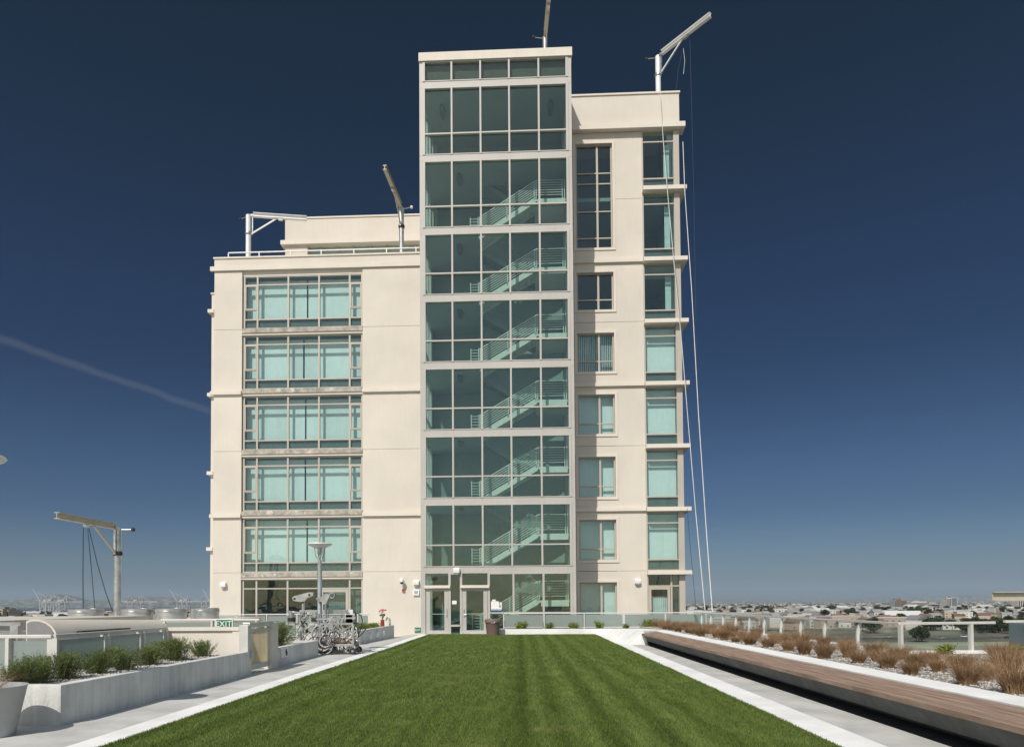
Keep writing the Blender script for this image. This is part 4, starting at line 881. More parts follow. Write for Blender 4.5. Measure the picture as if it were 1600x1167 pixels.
# bin, vase, goose-neck pipe
t = thing('litter_bin', (-1.34, 34.3, 0), 'round brown litter bin right of the entrance doors', 'bin')
MB().lathe((-1.34, 34.25, 0), [(0.30, 0), (0.36, 0.60), (0.37, 0.62)], 22).build('tub', BROWN, t, smooth=True); MB().lathe((-1.34, 34.25, 0.622), [(0.40, 0), (0.41, 0.10), (0.38, 0.15), (0.30, 0.17)], 22).build('rim', BROWN, t, smooth=True); MB().box(-1.42, -1.22, 33.86, 33.90, 0.60, 0.68).build('handle', STEEL, t)
t = thing('flower_vase', (-6.6, 33.5, 0.45), 'tall red vase of pink flowers on the end of the far planter', 'vase')
vx, vy = -6.62, 33.6; MB().lathe((vx, vy, 0.42), [(0.08, 0), (0.10, 0.05), (0.09, 0.35), (0.10, 0.38)], 14).build('vase', REDM, t, smooth=True)
m = MB()
for k in range(14): a = random.random()*6.28; rr = random.random()*0.13; m.tube((vx, vy, 0.78), (vx+rr*math.cos(a), vy+rr*math.sin(a), 1.0+random.random()*0.2), 0.006, 4); m.ball((vx+rr*math.cos(a), vy+rr*math.sin(a), 1.0+random.random()*0.06), 0.04, 5)
m.build('stems', LEAF, t)
m = MB()
for k in range(14): a = random.random()*6.28; rr = random.random()*0.19; m.ball((vx+rr*math.cos(a), vy+rr*math.sin(a), 1.17+random.random()*0.12), 0.045, 5)
m.build('blooms', PINK, t)
t = MB().path([(-6.35, 34.1, 0.45), (-6.35, 34.1, 0.78), (-6.38, 34.1, 0.85), (-6.45, 34.1, 0.88), (-6.52, 34.1, 0.85), (-6.54, 34.1, 0.74)], 0.05, 10).build('vent_pipe', STEEL, smooth=True); tag(t, 'grey goose-neck vent pipe standing right of the red vase', 'pipe')
pt = thing('round_pot', (-6.40, 8.2, 0), 'tapered round concrete pot with dry grass at the left edge of the view', 'pot')
MB().lathe((-6.40, 8.2, 0), [(0.30, -0.02), (0.42, 0.58), (0.435, 0.60), (0.40, 0.60), (0.38, 0.54), (0.02, 0.53)], 36).build('bowl', mat('pot_concrete', (0.40, 0.40, 0.39), 0.85, var=0.12, scale=2, bump=0.15), pt, smooth=True)
stones('gravel', [(-6.65, -6.15, 7.97, 8.42, 0.53)], 320, 'white pebbles in the round pot', size=(0.015, 0.03), seed=9)

# ------------------------------------------------------------------ plants
def blades(n, rad, height, spread, width, seg, seed, lean=0.35, base=0.0, tipw=0.15, droop=0.3):
    r = np.random.default_rng(seed); a = r.uniform(0, 2*np.pi, n); rr = rad*np.sqrt(r.random(n)); bx = rr*np.cos(a); by = rr*np.sin(a)
    h = height*r.uniform(0.55, 1.05, n); out = a+r.normal(0, 0.6, n); L_ = spread*(rr/rad*0.7+0.3)*r.uniform(0.5, 1.3, n); tw = r.uniform(0, 2*np.pi, n)
    V = []; 
    for k in range(seg+1):
        t = k/seg; x = bx+np.cos(out)*L_*t**1.6; y = by+np.sin(out)*L_*t**1.6; z = base+h*(t-droop*t**3*r.random(n)); wv = width*(1-(1-tipw)*t)
        V.append(np.stack([x-np.cos(tw)*wv, y-np.sin(tw)*wv, z], 1)); V.append(np.stack([x+np.cos(tw)*wv, y+np.sin(tw)*wv, z], 1))
    V = np.stack(V, 1).reshape(-1, 3); m = 2*(seg+1); F_ = []
    for k in range(seg): q = np.array([2*k, 2*k+1, 2*k+3, 2*k+2]); F_.append(q[None]+m*np.arange(n)[:, None])
    return V, np.concatenate(F_)
def leafy(nst, nl, rad, height, seed, lw=0.006, ll=0.035, up=0.6):      # stems clothed with small leaves
    r = np.random.default_rng(seed); V = []; F_ = []; c = 0
    a = r.uniform(0, 2*np.pi, nst); el = np.abs(r.normal(0, 0.55, nst)); h = height*r.uniform(0.7, 1.1, nst)
    d = np.stack([np.cos(a)*np.sin(el), np.sin(a)*np.sin(el), np.cos(el)], 1); st = np.stack([np.cos(a)*rad*0.35*r.random(nst), np.sin(a)*rad*0.35*r.random(nst), np.zeros(nst)], 1)
    scale = 1/np.maximum(np.cos(el)/1.0, np.sin(el)*height/rad); tips = st+d*(h*np.clip(scale, 0.6, 1.1))[:, None]
    k = np.repeat(np.arange(nst), nl); t = r.random(nst*nl)**0.7; p = st[k]*(1-t)[:, None]+tips[k]*t[:, None]; p += r.normal(0, 0.012, p.shape); p[:, 2] = np.maximum(p[:, 2], 0.01)
    ld = d[k]*up+r.normal(0, 0.5, p.shape); ld /= np.linalg.norm(ld, axis=1)[:, None]; sd = np.cross(ld, r.normal(0, 1, p.shape)); sd /= np.linalg.norm(sd, axis=1)[:, None]
    L_ = ll*r.uniform(0.6, 1.3, len(p))[:, None]; W = lw*r.uniform(0.7, 1.3, len(p))[:, None]
    V = np.stack([p, p+ld*L_*0.5+sd*W, p+ld*L_, p+ld*L_*0.5-sd*W], 1).reshape(-1, 3); F_ = np.arange(len(V)).reshape(-1, 4); return V, F_
# lavender
lav = []
for s_ in range(4):
    t = bpy.data.objects.new('lavender_bush', None); scene.collection.objects.link(t)
    V, F_ = leafy(120, 44, 0.25, 0.36, 20+s_, 0.0040, 0.040, up=1.1); np_mesh('foliage', V, F_, LEAF, t)
    V, F_ = blades(95, 0.18, 0.50, 0.20, 0.0026, 3, 40+s_, droop=0.1); np_mesh('flower_stalks', V, F_, mat('lavender_stalk', (0.10, 0.10, 0.085), 0.8) if 'lavender_stalk' not in MATS else MATS['lavender_stalk'], t)
    lav.append(t)
LAVL = ['lavender bush at the left frame edge behind the round pot', 'lavender bush just right of the round pot', 'dark lavender bush before the corner post of the railing', 'lavender bush right of the bare gap in the planter', 'lavender bush between the second and third railing posts, left one', 'bushy lavender in front of the third railing post', 'tall lavender bush left of the end of the railing', 'last lavender bush of the planter, in front of the cream wall']
for i, (px_, dx) in enumerate([(8, 0), (42, 0), (84, 0), (138, 0), (180, 0.1), (222, 0), (264, 0), (308, 0.05)]):
    X = -6.85+dx; Y = 1100*(-X)/(813-px_); o = lav[i] if i < 4 else copy_tree(lav[i % 4], (0, 0, 0))
    o.location = (X, Y, 0.43); o.rotation_euler = (0, 0, i*1.7); q = [0.9, 0.92, 1.08, 0.95, 0.95, 1.0, 1.22, 0.95][i]; o.scale = (q, q, q); tag(o, LAVL[i], 'bush', 'lavender bushes in the left planter')
for s_, (px_, rr) in enumerate([(30, 0), (160, 0), (244, 0)]):
    X = -7.3; Y = 1100*(-X)/(813-px_); o = copy_tree(lav[s_ % 4], (X, Y, 0.43), s_*2.1, 1.0); tag(o, ['rear lavender bush behind the round pot', 'rear lavender bush against the frosted glass, beside the second post', 'rear lavender bush behind the tall one'][s_], 'bush', 'lavender bushes in the left planter')
V, F_ = leafy(330, 60, 0.52, 0.66, 77, 0.006, 0.04); bush = np_mesh('round_bush', V, F_, LEAF); bush.location = (-6.72, 19.0, 0.38); tag(bush, 'round green bush filling the short planter beyond the gate', 'bush')
# dry grass
dry = []
for s_ in range(5):
    V, F_ = blades(760, 0.11, [0.43, 0.48, 0.39, 0.45, 0.36][s_], [0.24, 0.27, 0.25, 0.21, 0.28][s_], 0.0034, 5, 60+s_, droop=0.5); o = np_mesh('dry_grass_clump', V, F_, DRY); dry.append(o)
k = 0; used = set()
NEARL = {}
def put_dry(x, y, z, s_, lb):
    global k
    o = dry[k] if k < 5 else dry[k % 5].copy()
    if k >= 5: scene.collection.objects.link(o)
    o.location = (x, y, z); o.rotation_euler = (0, 0, random.random()*6.28); o.scale = (s_, s_, s_*random.uniform(0.85, 1.1)); tag(o, lb, 'grass clump', 'dry grass clumps in the right bed'); k += 1
rows = []
y = 6.6
while y < 33.5:
    rows.append((6.30+random.uniform(-.10, .16), y+random.uniform(-.1, .1))); rows.append((6.95+random.uniform(-.12, .12), y+0.42+random.uniform(-.1, .1))); rows.append((7.65+random.uniform(-.12, .12), y+random.uniform(-.12, .12)))
    y += 1.05+random.uniform(0, .3)
for x, y in [(9.0, 11.0), (9.6, 12.2), (8.5, 12.6), (10.3, 13.4), (9.2, 14.0), (11.0, 14.6), (8.45, 9.4), (9.9, 9.6)]: rows.append((x, y))
rows.sort(key=lambda q: q[1])
ORD = 'nearest second third fourth fifth sixth seventh eighth ninth tenth eleventh twelfth thirteenth fourteenth fifteenth sixteenth seventeenth eighteenth nineteenth twentieth twenty-first twenty-second twenty-third twenty-fourth twenty-fifth twenty-sixth twenty-seventh twenty-eighth twenty-ninth thirtieth thirty-first thirty-second thirty-third thirty-fourth thirty-fifth thirty-sixth'.split()
rc = {}
for x, y in rows:
    nm = 'front row beside the white edge' if x < 6.6 else ('middle row of the bed' if x < 7.3 else ('rear row under the railing' if x < 8.0 else 'corner group at right'))
    i = rc.get(nm, 0); rc[nm] = i+1; put_dry(x, y, 0.37, random.uniform(0.75, 1.15), 'dry grass clump, '+ORD[i]+(' from the camera' if i else ' to the camera')+', '+nm)
V, F_ = blades(260, 0.2, 0.36, 0.42, 0.0035, 4, 90, droop=0.8); o = np_mesh('dry_grass', V, F_, DRY, pt); o.location = (-0.1, 0.02, 0.53)
# yellow-green plants
yg = []
for s_ in range(3):
    V, F_ = leafy(34, 26, 0.36, 0.34, 110+s_, 0.018, 0.075, up=0.4); yg.append(np_mesh('broadleaf_plant', V, F_, LEAFB))
YL = ['first yellow-green plant from the litter bin in the white planter', 'second yellow-green plant from the litter bin in the white planter', 'yellow-green plant under the right edge of the stair tower', 'yellow-green plant below the dark ground floor window', 'low sparse yellow-green plant in the middle of the white planter', 'yellow-green plant nearest the far end of the bench']
for i, px_ in enumerate((815, 858, 896, 936, 976, 1012)):
    o = yg[i] if i < 3 else yg[i % 3].copy()
    if i >= 3: scene.collection.objects.link(o)
    o.location = ((px_-813)/31.5, 34.95, 0.22); o.rotation_euler = (0, 0, i*1.3); q = (1.1, 1.0, 1.0, 1.15, 0.8, 1.35)[i]; o.scale = (q, q*0.7, q); tag(o, YL[i], 'plant', 'yellow-green plants in the white planter')
for i, (x, y) in enumerate([(-6.7, 27.6), (-6.75, 28.8), (-6.7, 30.0), (-6.75, 31.1), (-6.75, 32.2), (-7.3, 29.2), (-7.3, 31.6)]):
    o = yg[i % 3].copy(); scene.collection.objects.link(o); o.location = (x, y, 0.42); o.rotation_euler = (0, 0, i*2.2); o.scale = (1.2, 1.2, 0.75)
    tag(o, 'low yellow-green shrub in the far planter, '+('front row, number '+['one','two','three','four','five'][i]+' from the camera' if i < 5 else 'back row, '+['nearer','farther'][i-5]+' one'), 'plant', 'low shrubs in the far planter')
for i, (x, y) in enumerate([(10.6, 15.6), (11.4, 15.8), (12.2, 15.9), (9.3, 15.9)]):
    o = yg[i % 3].copy(); scene.collection.objects.link(o); o.location = (x, y, 0.37); o.rotation_euler = (0, 0, i*2.2); o.scale = (0.8, 0.8, 0.6); tag(o, 'low green shrub at the foot of the right corner railing, '+['second from left','third from left','rightmost','leftmost'][i], 'plant', 'green shrubs by the corner railing')
# lawn
def lawn(n, y0, y1, hgt, wid, seed):
    r = np.random.default_rng(seed); y = y0+(y1-y0)*r.random(n); xa = -4.60; xb = 3.33+0.0095*y; x = xa+(xb-xa)*r.random(n)
    stripe = np.sin(x*2*np.pi/0.62+0.12*np.sin(y*0.4))*(0.4+0.6*np.sin(x*1.1+0.4))+1.2*np.exp(-((x-0.05)/0.10)**2)*-1.5; patch = np.sin(x*1.3+y*0.9)+np.sin(x*2.9-y*1.7+2)+np.sin(x*0.6+y*0.31)
    h = hgt*r.uniform(0.6, 1.15, n)*(1+0.07*patch); az = r.uniform(0, 2*np.pi, n); ln = r.uniform(0.1, 0.6, n)*h
    dx = np.cos(az)*ln+0.008*stripe; dy = np.sin(az)*ln+0.008*stripe; tw = r.uniform(0, np.pi, n); c, s_ = np.cos(tw)*wid, np.sin(tw)*wid
    V = np.stack([np.stack([x-c, y-s_, 0*x], 1), np.stack([x+c, y+s_, 0*x], 1), np.stack([x+dx*.45+c*.8, y+dy*.45+s_*.8, h*.62], 1), np.stack([x+dx*.45-c*.8, y+dy*.45-s_*.8, h*.62], 1), np.stack([x+dx, y+dy, h], 1)], 1)
    b = 5*np.arange(n)[:, None]; return V.reshape(-1, 3), np.concatenate([np.array([0, 1, 2]) + b, np.array([0, 2, 3])+b, np.array([3, 2, 4])+b])
parts_ = [lawn(260000, 6.6, 11, 0.034, 0.0026, 1), lawn(180000, 11, 17, 0.037, 0.0042, 2), lawn(120000, 17, 34.6, 0.040, 0.0075, 3), lawn(25000, -8, 6.6, 0.045, 0.008, 4), lawn(6000, 34.5, 35.3, 0.045, 0.006, 6)]
off = 0; VV = []; FF = []
for V, F_ in parts_: VV.append(V); FF.append(F_+off); off += len(V)
o = np_mesh('lawn_grass', np.concatenate(VV), np.concatenate(FF), GRASS); tag(o, 'mown green lawn grass running up to the glazed tower', 'grass', kind='stuff')

# ------------------------------------------------------------------ the city far below
def cmat(name, base, **k): return mat(name, base, 0.9, spec=0.1, **k)
GRD = cmat('city_ground', (0.20, 0.19, 0.16), var=0.4, scale=0.004, second=(0.09, 0.10, 0.065), spots=(0.02, 0.56, (0.30, 0.27, 0.22)))
struct(MB().add([(-26000,-3000,CITYZ),(26000,-3000,CITYZ),(26000,27000,CITYZ),(-26000,27000,CITYZ)], [(0,1,2,3)]).build('city_ground', GRD))
WAT = mat('bay_water', (0.075, 0.095, 0.11), 0.5, var=0.1, scale=0.002)
struct(MB().add([(-24000,2700,CITYZ+.3),(-1000,2700,CITYZ+.3),(-600,4500,CITYZ+.3),(-600,11500,CITYZ+.3),(-24000,11500,CITYZ+.3)], [(0,1,2,3,4)]).build('bay_water', WAT))
struct(MB().add([(1300,5600,CITYZ+.3),(6000,7000,CITYZ+.3),(9000,14000,CITYZ+.3),(1500,14000,CITYZ+.3)], [(0,1,2,3)]).build('bay_inlet', WAT))
rd = MB(); rd.add([(90,468,CITYZ+.2),(900,500,CITYZ+.2),(900,514,CITYZ+.2),(90,482,CITYZ+.2)], [(0,1,2,3)]); rd.add([(90,486,CITYZ+.2),(900,518,CITYZ+.2),(900,530,CITYZ+.2),(90,498,CITYZ+.2)], [(0,1,2,3)])
struct(rd.build('highway', cmat('asphalt', (0.11, 0.11, 0.11), var=0.15, scale=0.2)))
mk = MB()
for i in range(80): mk.box(100+i*10, 104+i*10, 474.9+(100+i*10-90)*32/810, 475.1+(100+i*10-90)*32/810, CITYZ+.205, CITYZ+.21)
struct(mk.build('lane_markings', cmat('road_paint', (0.7, 0.7, 0.66))))
struct(MB().add([(60,534,CITYZ+.15),(1200,560,CITYZ+.15),(1200,640,CITYZ+.15),(60,600,CITYZ+.15)], [(0,1,2,3)]).build('green_field', cmat('field_grass', (0.19, 0.185, 0.14), var=0.35, scale=0.03)))
struct(MB().add([(60,330,CITYZ+.15),(1200,360,CITYZ+.15),(1200,464,CITYZ+.15),(60,440,CITYZ+.15)], [(0,1,2,3)]).build('verge_field', cmat('pale_field', (0.27, 0.29, 0.22), var=0.25, scale=0.03)))
struct(MB().add([(120,650,CITYZ+.15),(900,690,CITYZ+.15),(1100,900,CITYZ+.15),(130,820,CITYZ+.15)], [(0,1,2,3)]).build('rail_yard', cmat('yard_gravel', (0.27, 0.235, 0.20), var=0.5, scale=0.02)))
for k in range(7):
    o = MB().add([(120,700+k*9,CITYZ+.3),(900,742+k*9,CITYZ+.3),(900,743.4+k*9,CITYZ+.3),(120,701.4+k*9,CITYZ+.3)], [(0,1,2,3)]).build('railway_track', cmat('rail_rust', (0.09, 0.07, 0.06))) if k == 0 else None
    if k == 0: trk = o
    else: o = trk.copy(); o.location = (0, 9*k, 0); scene.collection.objects.link(o)
    struct(o)
# hills
def ridge(name, pts, Y, depth, m_, seed, rough):
    r = np.random.default_rng(seed); xs = np.linspace(pts[0][0], pts[-1][0], 260); ys = np.interp(xs, [p[0] for p in pts], [p[1] for p in pts])
    ph = r.uniform(0, 6.28, 12); fr = np.array([0.03*1.55**i for i in range(12)]); nz = sum(np.sin(xs*f+p)/(1+i*0.8) for i, (f, p) in enumerate(zip(fr, ph)))*rough
    top = [P(float(a), float(b-c), Y) for a, b, c in zip(xs, ys, nz)]; V = []; n = len(top); rows_ = 9
    for j in range(rows_):
        t = j/(rows_-1)
        for i, q in enumerate(top):
            hgt = (q.z-CITYZ)*math.sin(math.pi/2*t)*(1+0.10*math.sin(i*0.35+j*1.7)*(1-t)); V.append((q.x*(Y-depth*(1-t))/Y, Y-depth*(1-t), CITYZ-2+hgt))
    for i, q in enumerate(top): V.append((q.x*1.1, Y+depth, CITYZ-2))
    F_ = [(j*n+i, j*n+i+1, (j+1)*n+i+1, (j+1)*n+i) for j in range(rows_) for i in range(n-1)]
    m = MB(); m.v = V; m.f = F_; o = m.build(name, m_, smooth=True); return struct(o)
HILL = cmat('hill_scrub', (0.15, 0.14, 0.10), var=0.4, scale=0.0015, second=(0.06, 0.075, 0.05), spots=(0.012, 0.54, (0.42, 0.41, 0.38)))
ridge('left_hills', [(-300,938),(-100,936),(0,938),(40,937),(70,932),(92,927),(115,930),(135,938),(165,937),(200,933),(240,932),(275,934),(310,938),(360,940),(480,942),(700,941)], 12500, 2500, HILL, 3, 0.5)
ridge('near_left_hills', [(-300,943),(0,944),(100,943),(200,942),(300,943),(400,944),(600,944)], 10800, 1200, HILL, 8, 0.4)
ridge('right_hills', [(850,941),(1000,938),(1150,936),(1250,935.5),(1400,933),(1480,930),(1560,929),(1680,930),(1800,933)], 21000, 3000, HILL, 5, 0.5)

WALLC = [cmat('render_white', (0.52, 0.50, 0.46), objvar=0.22), cmat('render_tan', (0.38, 0.31, 0.24), objvar=0.2), cmat('render_pink', (0.46, 0.34, 0.28), objvar=0.15), cmat('render_grey', (0.33, 0.34, 0.35), objvar=0.2)]
ROOFC = [cmat('roof_grey', (0.25, 0.25, 0.25), objvar=0.3), cmat('roof_brown', (0.19, 0.13, 0.10), objvar=0.3), cmat('roof_white', (0.50, 0.50, 0.48), objvar=0.1)]
def house(w_, d_, h_, kind, wm, rm, name):
    t = bpy.data.objects.new(name, None); scene.collection.objects.link(t)
    MB().box(-w_/2, w_/2, -d_/2, d_/2, -1, h_).build('wall', wm, t, local=True)
    m = MB()
    if kind == 'gable': m.prism([(-d_/2-0.4, h_+.01), (d_/2+0.4, h_+.01), (0, h_+d_*0.28)], 'x', -w_/2-0.4, w_/2+0.4)
    else: m.box(-w_/2-0.1, w_/2+0.1, -d_/2-0.1, d_/2+0.1, h_+.01, h_+0.5)
    m.build('roof', rm, t, local=True)
    m = MB(); n = max(2, int(w_/5))
    for fl in range(max(1, int(h_/3.4))):
        for i in range(n): x = -w_/2+(i+0.5)*w_/n; m.box(x-0.8, x+0.8, -d_/2-0.06, -d_/2-0.01, 1+fl*3.3, 2.4+fl*3.3)
    m.build('windows', SHBOX, t, local=True); return t
protos = [house(12, 10, 5.5, 'gable', WALLC[0], ROOFC[0], 'gabled_house'), house(11, 9, 6.5, 'gable', WALLC[1], ROOFC[1], 'gabled_house'), house(14, 10, 6, 'gable', WALLC[2], ROOFC[1], 'gabled_house'), house(10, 12, 8, 'gable', WALLC[0], ROOFC[0], 'gabled_house'),
          house(26, 16, 8, 'flat', WALLC[1], ROOFC[2], 'flat_roofed_block'), house(44, 26, 8, 'flat', WALLC[0], ROOFC[2], 'warehouse'), house(60, 30, 9, 'flat', WALLC[3], ROOFC[2], 'warehouse'), house(20, 14, 11, 'flat', WALLC[0], ROOFC[0], 'flat_roofed_block'), house(36, 20, 7, 'gable', WALLC[3], ROOFC[2], 'warehouse')]
PL = {'gabled_house': ('small gabled house among trees in the hazy city below', 'house', 'small houses in the city below'), 'flat_roofed_block': ('mid-sized flat-roofed block in the hazy city below', 'building', 'flat-roofed blocks in the city below'), 'warehouse': ('long pale-roofed warehouse in the hazy city below', 'warehouse', 'warehouses in the city below')}
rr_ = random.Random(11); cnt = 0; usedp = set()
def inview(px_): return (px_ < 345) or (px_ > 1068)
def place(pi, x, y):
    o = protos[pi]
    if pi in usedp: o = copy_tree(protos[pi], (0, 0, 0))
    usedp.add(pi); o.location = (x, y, CITYZ); o.rotation_euler = (0, 0, rr_.uniform(-0.5, 0.5)+ (math.pi/2 if rr_.random() < 0.3 else 0)); q = rr_.uniform(0.85, 1.25); o.scale = (q, q, q)
    a = PL[o.name.split('.')[0]]; tag(o, *a)
occ = []
def free(x, y, d):
    for a, b, c in occ:
        if abs(a-x) < (c+d) and abs(b-y) < (c+d): return False
    occ.append((x, y, d)); return True
tries = 0
while cnt < 290 and tries < 20000:
    tries += 1; Y = 860*(1+rr_.random()*1.6)**1.0; px_ = rr_.uniform(1075, 1640) if rr_.random() < 0.80 else rr_.uniform(-40, 330)
    if px_ < 400: Y *= 1.1
    X = (px_-813)*Y/1100; pi = rr_.choice([0,0,1,1,2,3,3,4,4,5,6,7,8]); d = 9 if pi < 4 else (16 if pi in (4, 7) else 30)
    if free(X, Y, d): place(pi, X, Y); cnt += 1
for pi, px_, Y in [(0, 1462, 640), (0, 1430, 650), (3, 1416, 640), (8, 1395, 905), (6, 1180, 1000), (5, 1240, 940)]:
    X = (px_-813)*Y/1100; occ.append((X, Y, 25)); place(pi, X, Y)
for _ in range(400):
    if cnt > 330: break
    Y = rr_.uniform(655, 880); px_ = rr_.uniform(1085, 1400); X = (px_-813)*Y/1100; pi = rr_.choice([4, 5, 6, 7, 8, 0, 1, 2])
    if free(X, Y, 9 if pi < 4 else (16 if pi in (4, 7) else 30)): place(pi, X, Y); cnt += 1
for i, p_ in enumerate(protos):
    if i not in usedp: place(i, 700, 1000)
# far mass of houses and trees
def boxes_np(name, n, Y0, Y1, hs, ws, m_, seed, label, cat):
    r = np.random.default_rng(seed); y = Y0*(Y1/Y0)**(r.random(n)**0.8); left = r.random(n) < 0.3; px_ = np.where(left, r.uniform(-60, 340, n), r.uniform(1040, 1680, n)); x = (px_-813)*y/1100
    keep = ~(left & (y > 2600) & (y < 11600)); x, y = x[keep], y[keep]; n = len(x)
    w_ = r.uniform(*ws, n); d_ = r.uniform(*ws, n); h_ = hs[0]+(hs[1]-hs[0])*r.random(n)**3; b = np.array([(-1,-1,0),(1,-1,0),(1,1,0),(-1,1,0),(-1,-1,1),(1,-1,1),(1,1,1),(-1,1,1)], float)
    a = r.uniform(-0.5, 0.5, n)[:, None]; vx = b[None, :, 0]*w_[:, None]/2; vy = b[None, :, 1]*d_[:, None]/2
    V = np.stack([x[:, None]+vx*np.cos(a)-vy*np.sin(a), y[:, None]+vx*np.sin(a)+vy*np.cos(a), CITYZ+b[None, :, 2]*h_[:, None]], -1).reshape(-1, 3)
    f = np.array([(4,5,6,7),(0,1,5,4),(1,2,6,5),(2,3,7,6),(3,0,4,7)]); F_ = (f[None]+8*np.arange(n)[:, None, None]).reshape(-1, 4)
    o = np_mesh(name, V, F_, m_); tag(o, label, cat, kind='stuff')
boxes_np('distant_city', 1700, 2200, 9500, (4, 9), (9, 26), WALLC[0], 31, 'far hazy mass of pale city buildings beyond the nearer houses', 'city')
boxes_np('distant_city', 1500, 2200, 9500, (4, 9), (10, 30), WALLC[1], 32, 'far hazy mass of tan city buildings beyond the nearer houses', 'city')
boxes_np('distant_city', 900, 2300, 9000, (4, 8), (12, 50), ROOFC[0], 33, 'far hazy mass of grey city buildings beyond the nearer houses', 'city')
TREEM = cmat('tree_leaves', (0.075, 0.085, 0.045), var=0.4, scale=0.2, second=(0.025, 0.04, 0.018), objvar=0.3)
BARK = cmat('bark', (0.12, 0.09, 0.07))
def crown(n, rx, rz, seed, leaf):
    r = np.random.default_rng(seed); k = 9; cc = r.normal(0, 1, (k, 3)); cc /= np.linalg.norm(cc, axis=1)[:, None]; cc *= r.uniform(0.3, 0.75, k)[:, None]; q = r.integers(0, k, n)
    p = r.normal(0, 1, (n, 3)); p /= np.linalg.norm(p, axis=1)[:, None]; p = cc[q]+p*(0.42*r.random(n)**0.4)[:, None]; p *= np.array([rx, rx, rz]); u = r.normal(0, 1, (n, 3)); u /= np.linalg.norm(u, axis=1)[:, None]; v = np.cross(u, r.normal(0, 1, (n, 3))); v /= np.linalg.norm(v, axis=1)[:, None]; s_ = leaf*r.uniform(0.6, 1.4, n)[:, None]
    return np.stack([p-u*s_, p+v*s_, p+u*s_, p-v*s_], 1).reshape(-1, 3), np.arange(4*n).reshape(-1, 4)
tp = []
for s_ in range(4):
    t = bpy.data.objects.new('broadleaf_tree', None); scene.collection.objects.link(t); V, F_ = crown(900, 5.0+s_*0.8, 4.2+s_*0.5, 200+s_, 0.55); V[:, 2] += 7+s_*0.5
    np_mesh('crown', V, F_, TREEM, t); MB().lathe((0, 0, 0), [(0.4, 0), (0.25, 4), (0.12, 8)], 7).build('trunk', BARK, t, local=True); tp.append(t)
spots = []
for _ in range(60): px_ = rr_.uniform(1482, 1575); spots.append((px_, rr_.uniform(545, 620)))
for _ in range(18): spots.append((rr_.uniform(1425, 1476), rr_.uniform(600, 700)))
for _ in range(10): spots.append((rr_.uniform(1330, 1375), rr_.uniform(560, 620)))
for _ in range(4): spots.append((rr_.uniform(1414, 1424), rr_.uniform(440, 460)))
while len(spots) < 250: spots.append((rr_.uniform(1080, 1640) if rr_.random() < 0.8 else rr_.uniform(-30, 330), 850*(1+rr_.random()*1.5)))
for i, (px_, Y) in enumerate(spots):
    o = tp[i] if i < 4 else copy_tree(tp[i % 4], (0, 0, 0)); q = rr_.uniform(0.65, 0.95) if Y < 800 else rr_.uniform(0.8, 1.3)
    o.location = ((px_-813)*Y/1100, Y, CITYZ-0.3); o.rotation_euler = (0, 0, rr_.random()*6); o.scale = (q, q, q)
    tag(o, 'dark evergreen crown in the grove beyond the highway' if Y < 800 else 'dark round tree crown among the houses of the city below', 'tree', 'trees of the grove beyond the highway' if Y < 800 else 'trees among the houses of the city below')
def trees_np(n, seed):
    r = np.random.default_rng(seed); V0, F0 = crown(60, 10, 4, 300, 2.2); V0[:, 2] += 3; y = 2000*(9000/2000)**r.random(n); left = r.random(n) < 0.25; px_ = np.where(left, r.uniform(-60, 340, n), r.uniform(1040, 1680, n)); x = (px_-813)*y/1100
    keep = ~(left & (y > 2600)); x, y = x[keep], y[keep]; n = len(x); q = r.uniform(0.6, 1.3, n)
    V = V0[None]*q[:, None, None]+np.stack([x, y, np.full(n, CITYZ)], 1)[:, None]; F_ = (F0[None]+len(V0)*np.arange(n)[:, None, None]).reshape(-1, 4)
    o = np_mesh('distant_trees', V.reshape(-1, 3), F_, TREEM); tag(o, 'far dark belt of trees between the distant buildings', 'trees', kind='stuff')
trees_np(3600, 41)
# towers on the right skyline
def tower(px0, px1, ytop, Y, depth, floors, wm, label, vert=True, name='office_tower', setback=None):
    a, b = P(px0, ytop, Y), P(px1, ytop, Y); t = thing(name, ((a.x+b.x)/2, Y, CITYZ), label, 'building'); z1 = a.z
    MB().box(a.x, b.x, Y, Y+depth, CITYZ-1, z1).build('wall', wm, t); m = MB(); n = floors
    if vert:
        for i in range(n): x = a.x+(b.x-a.x)*(i+0.5)/n; m.box(x-(b.x-a.x)/n*0.28, x+(b.x-a.x)/n*0.28, Y-0.4, Y-0.05, CITYZ+6, z1-3)
    else:
        for i in range(n): z = CITYZ+4+(z1-CITYZ-6)*(i+0.3)/n; m.box(a.x+2, b.x-2, Y-0.4, Y-0.05, z, z+(z1-CITYZ)/n*0.42)
    m.build('window_strips', MATS['window_dark'] if 'window_dark' in MATS else mat('window_dark', (0.02, 0.025, 0.03), 0.4), t); MB().box(a.x+(b.x-a.x)*0.3, a.x+(b.x-a.x)*0.7, Y+depth*0.3, Y+depth*0.7, z1, z1+3).build('plant_room', ROOFC[0], t); return t
tower(1398, 1407, 936.5, 2150, 30, 5, WALLC[3], 'dark grey striped tower, leftmost on the right skyline'); tower(1407.5, 1416.5, 936, 2100, 30, 6, WALLC[1], 'brown office tower with pale right edge on the right skyline')
tower(1417, 1420.5, 939, 2150, 30, 2, WALLC[0], 'narrow white tower edge beside the brown office tower')
tower(1424, 1448, 939.5, 2120, 40, 14, WALLC[0], 'long white office slab right of the brown tower', name='office_slab'); tower(1448.5, 1470, 943, 2050, 30, 9, WALLC[1], 'low cream block with a stepped roof beside the white slab', False, 'office_block')
tower(1450, 1462, 941, 2090, 20, 4, WALLC[0], 'white upper storeys above the low cream block', False, 'office_block')
